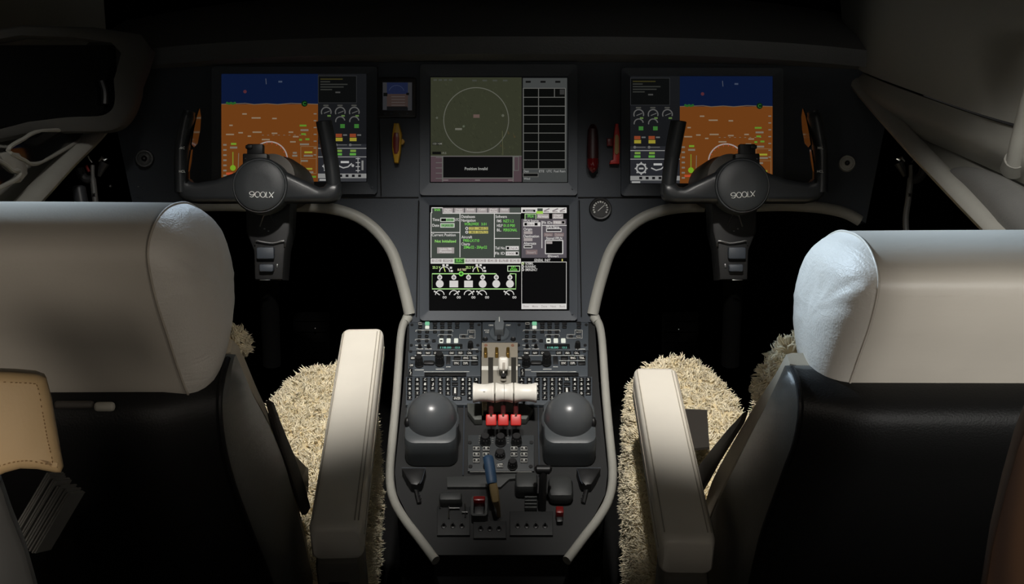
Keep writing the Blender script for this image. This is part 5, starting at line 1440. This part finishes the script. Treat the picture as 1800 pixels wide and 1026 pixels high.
for p, q in zip(sp, sp[1:]):
    acc += (q - p).length
    if acc > 6:
        a, c = TF.pix(q.x, q.y, .0008); dv = (q - p).normalized()
        M_ = TF.M @ Matrix.Translation((a, c, .0)) @ Matrix.Rotation(math.atan2(-dv.y, dv.x), 4, 'Z')
        box(b, M_, (0, 0, .0002), (.0012, .0005, .0008), .0002); acc = 0
obj('stitching', b, mat('stitch_brown', (156, 122, 80), .7), pd)
b = BM(); prism(b, TF.M, [TF.pix(x, y, -.03) for x, y in ((-120, 842), (2, 842), (22, 900), (46, 960), (74, 1060), (-120, 1060))][::-1], -.045, -.02, .004); obj('support', b, mat('support_grey', (58, 58, 57), .5), t)
q_ = P(-30, 1040, .64); b = BM(); box(b, I4, (q_.x, q_.y, q_.z / 2), (.05, .03, q_.z), .006); obj('post', b, MATS['support_grey'], t)
t = thing('paper_bundle', 'bundle of frayed grey pages standing below the tan stitched pad', 'papers', Matrix.Translation(P(80, 960, .85)))
b = BM(); rr_ = random.Random(4)
for k in range(16):
    x0, y0 = 84 + 2.6 * k + rr_.uniform(-1.5, 1.5), 834 + 2.4 * k + rr_.uniform(-4, 4)
    d0 = .84 + .0012 * k
    a_, c_ = P(x0, y0, d0), P(x0 - 62, y0 + 105, d0)
    e_ = FW * .03 + UP * -.004
    n_ = (c_ - a_).cross(e_).normalized() * .0006
    q = [a_, a_ + e_, c_ + e_, c_]
    v0 = [b.verts.new(p - n_) for p in q]; v1 = [b.verts.new(p + n_) for p in q]
    b.faces.new(v0); b.faces.new(v1[::-1])
    for i in range(4): b.faces.new([v0[i], v0[(i + 1) % 4], v1[(i + 1) % 4], v1[i]])
obj('page', b, mat('page_grey', (96, 95, 91), .8), t, smooth=0)['kind'] = 'stuff'
q_ = P(34, 965, .87); b = BM(); box(b, I4, (q_.x, q_.y + .01, q_.z / 2 - .01), (.06, .05, q_.z), .006); obj('holder', b, M_VOID, t)
b = BM(); WF = Frame(P(1780, 880, .70), Vector((.93, -.36, 0)), Vector((0, 0, 1)))
wq = [WF.pix(x, y) for x, y in ((2100, 735), (1808, 735), (1786, 790), (1764, 868), (1742, 960), (1726, 1060))]
zf_ = -WF.o.z
prism(b, WF.M, wq + [(wq[-1][0] - .02, zf_), (wq[0][0], zf_)], -.03, 0, .004)
o = obj('wood_panel', b, wood('walnut'), None); tag(o, 'brown wood-grained panel edge at the lower right, closest to the viewer', 'panel')

# dark stowed fittings on the side walls
def fitting(label, m, dx, dep):
    t = thing('stowed_hose', label, 'hose', Matrix.Translation(P(m(172), 360, dep)))
    A = lambda x, y, d=0.0: P(m(x) + dx, y, dep + d)
    b = BM(); tube(b, smooth_path([A(163, 290), A(163, 310), A(165, 330), A(168, 355), A(172, 385), A(175, 470), Vector((A(175, 470).x, A(175, 470).y, .3)), Vector((A(175, 470).x, A(175, 470).y, 0))], 4), [.0035] * 5 + [.0055] * 24, 10); obj('hose', b, mat('hose_grey', (96, 96, 94), .5), t)
    b = BM(); tube(b, [A(164, 343), A(169, 343)], .0062, 10); obj('clamp', b, M_BLACK, t)
    b = BM(); tube(b, [A(174, 284), A(180, 278), A(184, 281), A(189, 279)], [.002, .0042, .004, .0016], 8); tube(b, smooth_path([A(155, 274), A(157, 280), A(162, 286)], 3), .0018, 6); obj('clip', b, M_STEEL, t)
    b = BM(); tube(b, [A(184, 286), A(179, 296), A(174, 310)], [.009, .007, .003], 10); tube(b, smooth_path([A(140, 296), A(144, 308), A(152, 315), A(161, 315)], 3), .008, 10); obj('mask', b, mat('mask_dark', (40, 40, 41), .5), t)
    return t, A
t, A = fitting('dark stowed hose with bright clip below the left sill rail', lambda x: x, 0, 2.1)
b = BM(); tube(b, smooth_path([A(138, 326), A(139, 334), A(142, 350), A(146, 370)], 3), [.006, .011] + [.0125] * 8, 14); obj('handle', b, mat('handle_slate', (62, 64, 68), .4), t)
b = BM(); tube(b, [A(151, 291), A(157, 302)], .0026, 8); obj('red_tab', b, M_DKRED, t)
b = BM(); 
for x, y, r in ((194, 327, .0032), (251, 331, .0018), (243, 328, .0016)): blob(b, Matrix.Translation(P(x, y, 2.22)), (0, 0, 0), (r, r, r), 10, 8)
obj('stud', b, M_METAL, t)
fitting('dark stowed hose with bright clip below the right sill rail', lambda x: 2 * CX - x, 2, 2.08)

# side consoles and lower side linings, in the dark
for s, nm in ((-1, 'wall_left_lower'), (1, 'wall_right_lower')):
    pass
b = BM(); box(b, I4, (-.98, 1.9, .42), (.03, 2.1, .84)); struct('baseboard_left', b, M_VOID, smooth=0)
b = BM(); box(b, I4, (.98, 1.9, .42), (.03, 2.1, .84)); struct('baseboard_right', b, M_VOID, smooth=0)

# ------------------------------------------------------------------ camera
cd = bpy.data.cameras.new('camera'); cam = bpy.data.objects.new('camera', cd); COL.objects.link(cam)
cd.sensor_fit = 'HORIZONTAL'; cd.sensor_width = 36.0; cd.lens = 36.0 * FPX / 1800.0
cd.shift_x = (900 - CX) / 1800.0; cd.shift_y = 0.0
cd.clip_start = .02
cam.matrix_world = Matrix.Translation(CAM) @ Matrix((RX, UP, -FW)).transposed().to_4x4()
SC.camera = cam

# ------------------------------------------------------------------ light
def lamp(name, kind, loc, aim, energy, color, size=.1, **k):
    l = bpy.data.lights.new(name, kind); o = bpy.data.objects.new(name, l); COL.objects.link(o)
    l.energy = energy; l.color = color
    if kind == 'AREA':
        l.shape = k.get('shape', 'DISK'); l.size = size
        if 'size_y' in k: l.shape = 'RECTANGLE'; l.size_y = k['size_y']
        if 'spread' in k: l.spread = math.radians(k['spread'])
    if kind == 'SPOT':
        l.shadow_soft_size = size; l.spot_size = math.radians(k['cone']); l.spot_blend = k.get('blend', 1.0)
    if kind == 'POINT': l.shadow_soft_size = size
    o.location = loc
    d = Vector(aim) - Vector(loc)
    o.rotation_euler = d.to_track_quat('-Z', 'Y').to_euler()
    return o
WARM, NEUT, COOL = (1.0, .90, .78), (1.0, .96, .90), (.66, .83, 1.0)
# light from overhead, as added spots; cones shaped to fade toward the bottom
lamp('seat_key_left', 'SPOT', (-.10, .98, 1.92), (-.36, 1.76, .60), 104, NEUT, .03, cone=33, blend=1.0)
lamp('seat_key_right', 'SPOT', (.10, .98, 1.92), (.36, 1.71, .60), 104, NEUT, .03, cone=33, blend=1.0)
lamp('pedestal_key_left', 'SPOT', (-.16, 1.0, 1.95), (-.03, 1.98, .66), 42, NEUT, .03, cone=28, blend=1.0)
lamp('pedestal_key_right', 'SPOT', (.16, 1.0, 1.95), (.03, 1.98, .66), 42, NEUT, .03, cone=28, blend=1.0)
# daylight shafts through the left side window and the windscreen
lamp('side_window_daylight', 'SPOT', (-.66, 1.95, 1.55), (.31, 1.06, 1.04), 150, COOL, .08, cone=15.5, blend=1.0)
lamp('windscreen_daylight', 'SPOT', (-.30, 2.45, 1.55), (-.52, 1.02, 1.07), 190, COOL, .10, cone=18, blend=.9)
lamp('windscreen_daylight', 'SPOT', (.45, 2.45, 1.5), (.58, 1.08, 1.04), 90, COOL, .10, cone=20, blend=.9)
# cabin light from behind the seats, split into unseen spots per target
lamp('cabin_fill_light', 'SPOT', (.80, .20, 1.40), (-.36, 1.0, .98), 8, WARM, .10, cone=26, blend=.9)
lamp('cabin_fill_light', 'SPOT', (.62, -.2, 1.00), (.52, 1.0, .93), 34, (1.0, .98, .93), .12, cone=30, blend=.9)
lamp('cabin_fill_light', 'SPOT', (-.2, -.1, 1.25), (-.38, .6, .98), 15, WARM, .10, cone=24, blend=.9)
lamp('cabin_fill_light', 'SPOT', (-.25, -.1, 1.25), (.33, .85, .95), 7, WARM, .10, cone=34, blend=1.0)  # added fill for the right headrest cap and the wood
# weak added spots that lift the side linings, no fixture there
lamp('sidewall_fill_right', 'SPOT', (.25, .9, 1.8), (.74, 1.5, .88), 46, NEUT, .05, cone=32, blend=1.0)
lamp('sidewall_fill_left', 'SPOT', (-.25, .9, 1.8), (-.74, 1.70, .92), 17, NEUT, .05, cone=30, blend=1.0)
lamp('rear_fill_area', 'AREA', (0, -.9, 1.85), (0, 1.5, .9), 1.5, WARM, 1.0)  # added broad fill from behind, lifts the dark surfaces
w = bpy.data.worlds.new('world'); SC.world = w; w.use_nodes = True
bg = w.node_tree.nodes['Background']; bg.inputs['Color'].default_value = (.012, .0115, .011, 1); bg.inputs['Strength'].default_value = 1.0
SC.view_settings.view_transform = 'Standard'; SC.view_settings.look = 'None'
SC.view_settings.exposure = 0.0; SC.view_settings.gamma = 1.0; SC.view_settings.use_curve_mapping = False
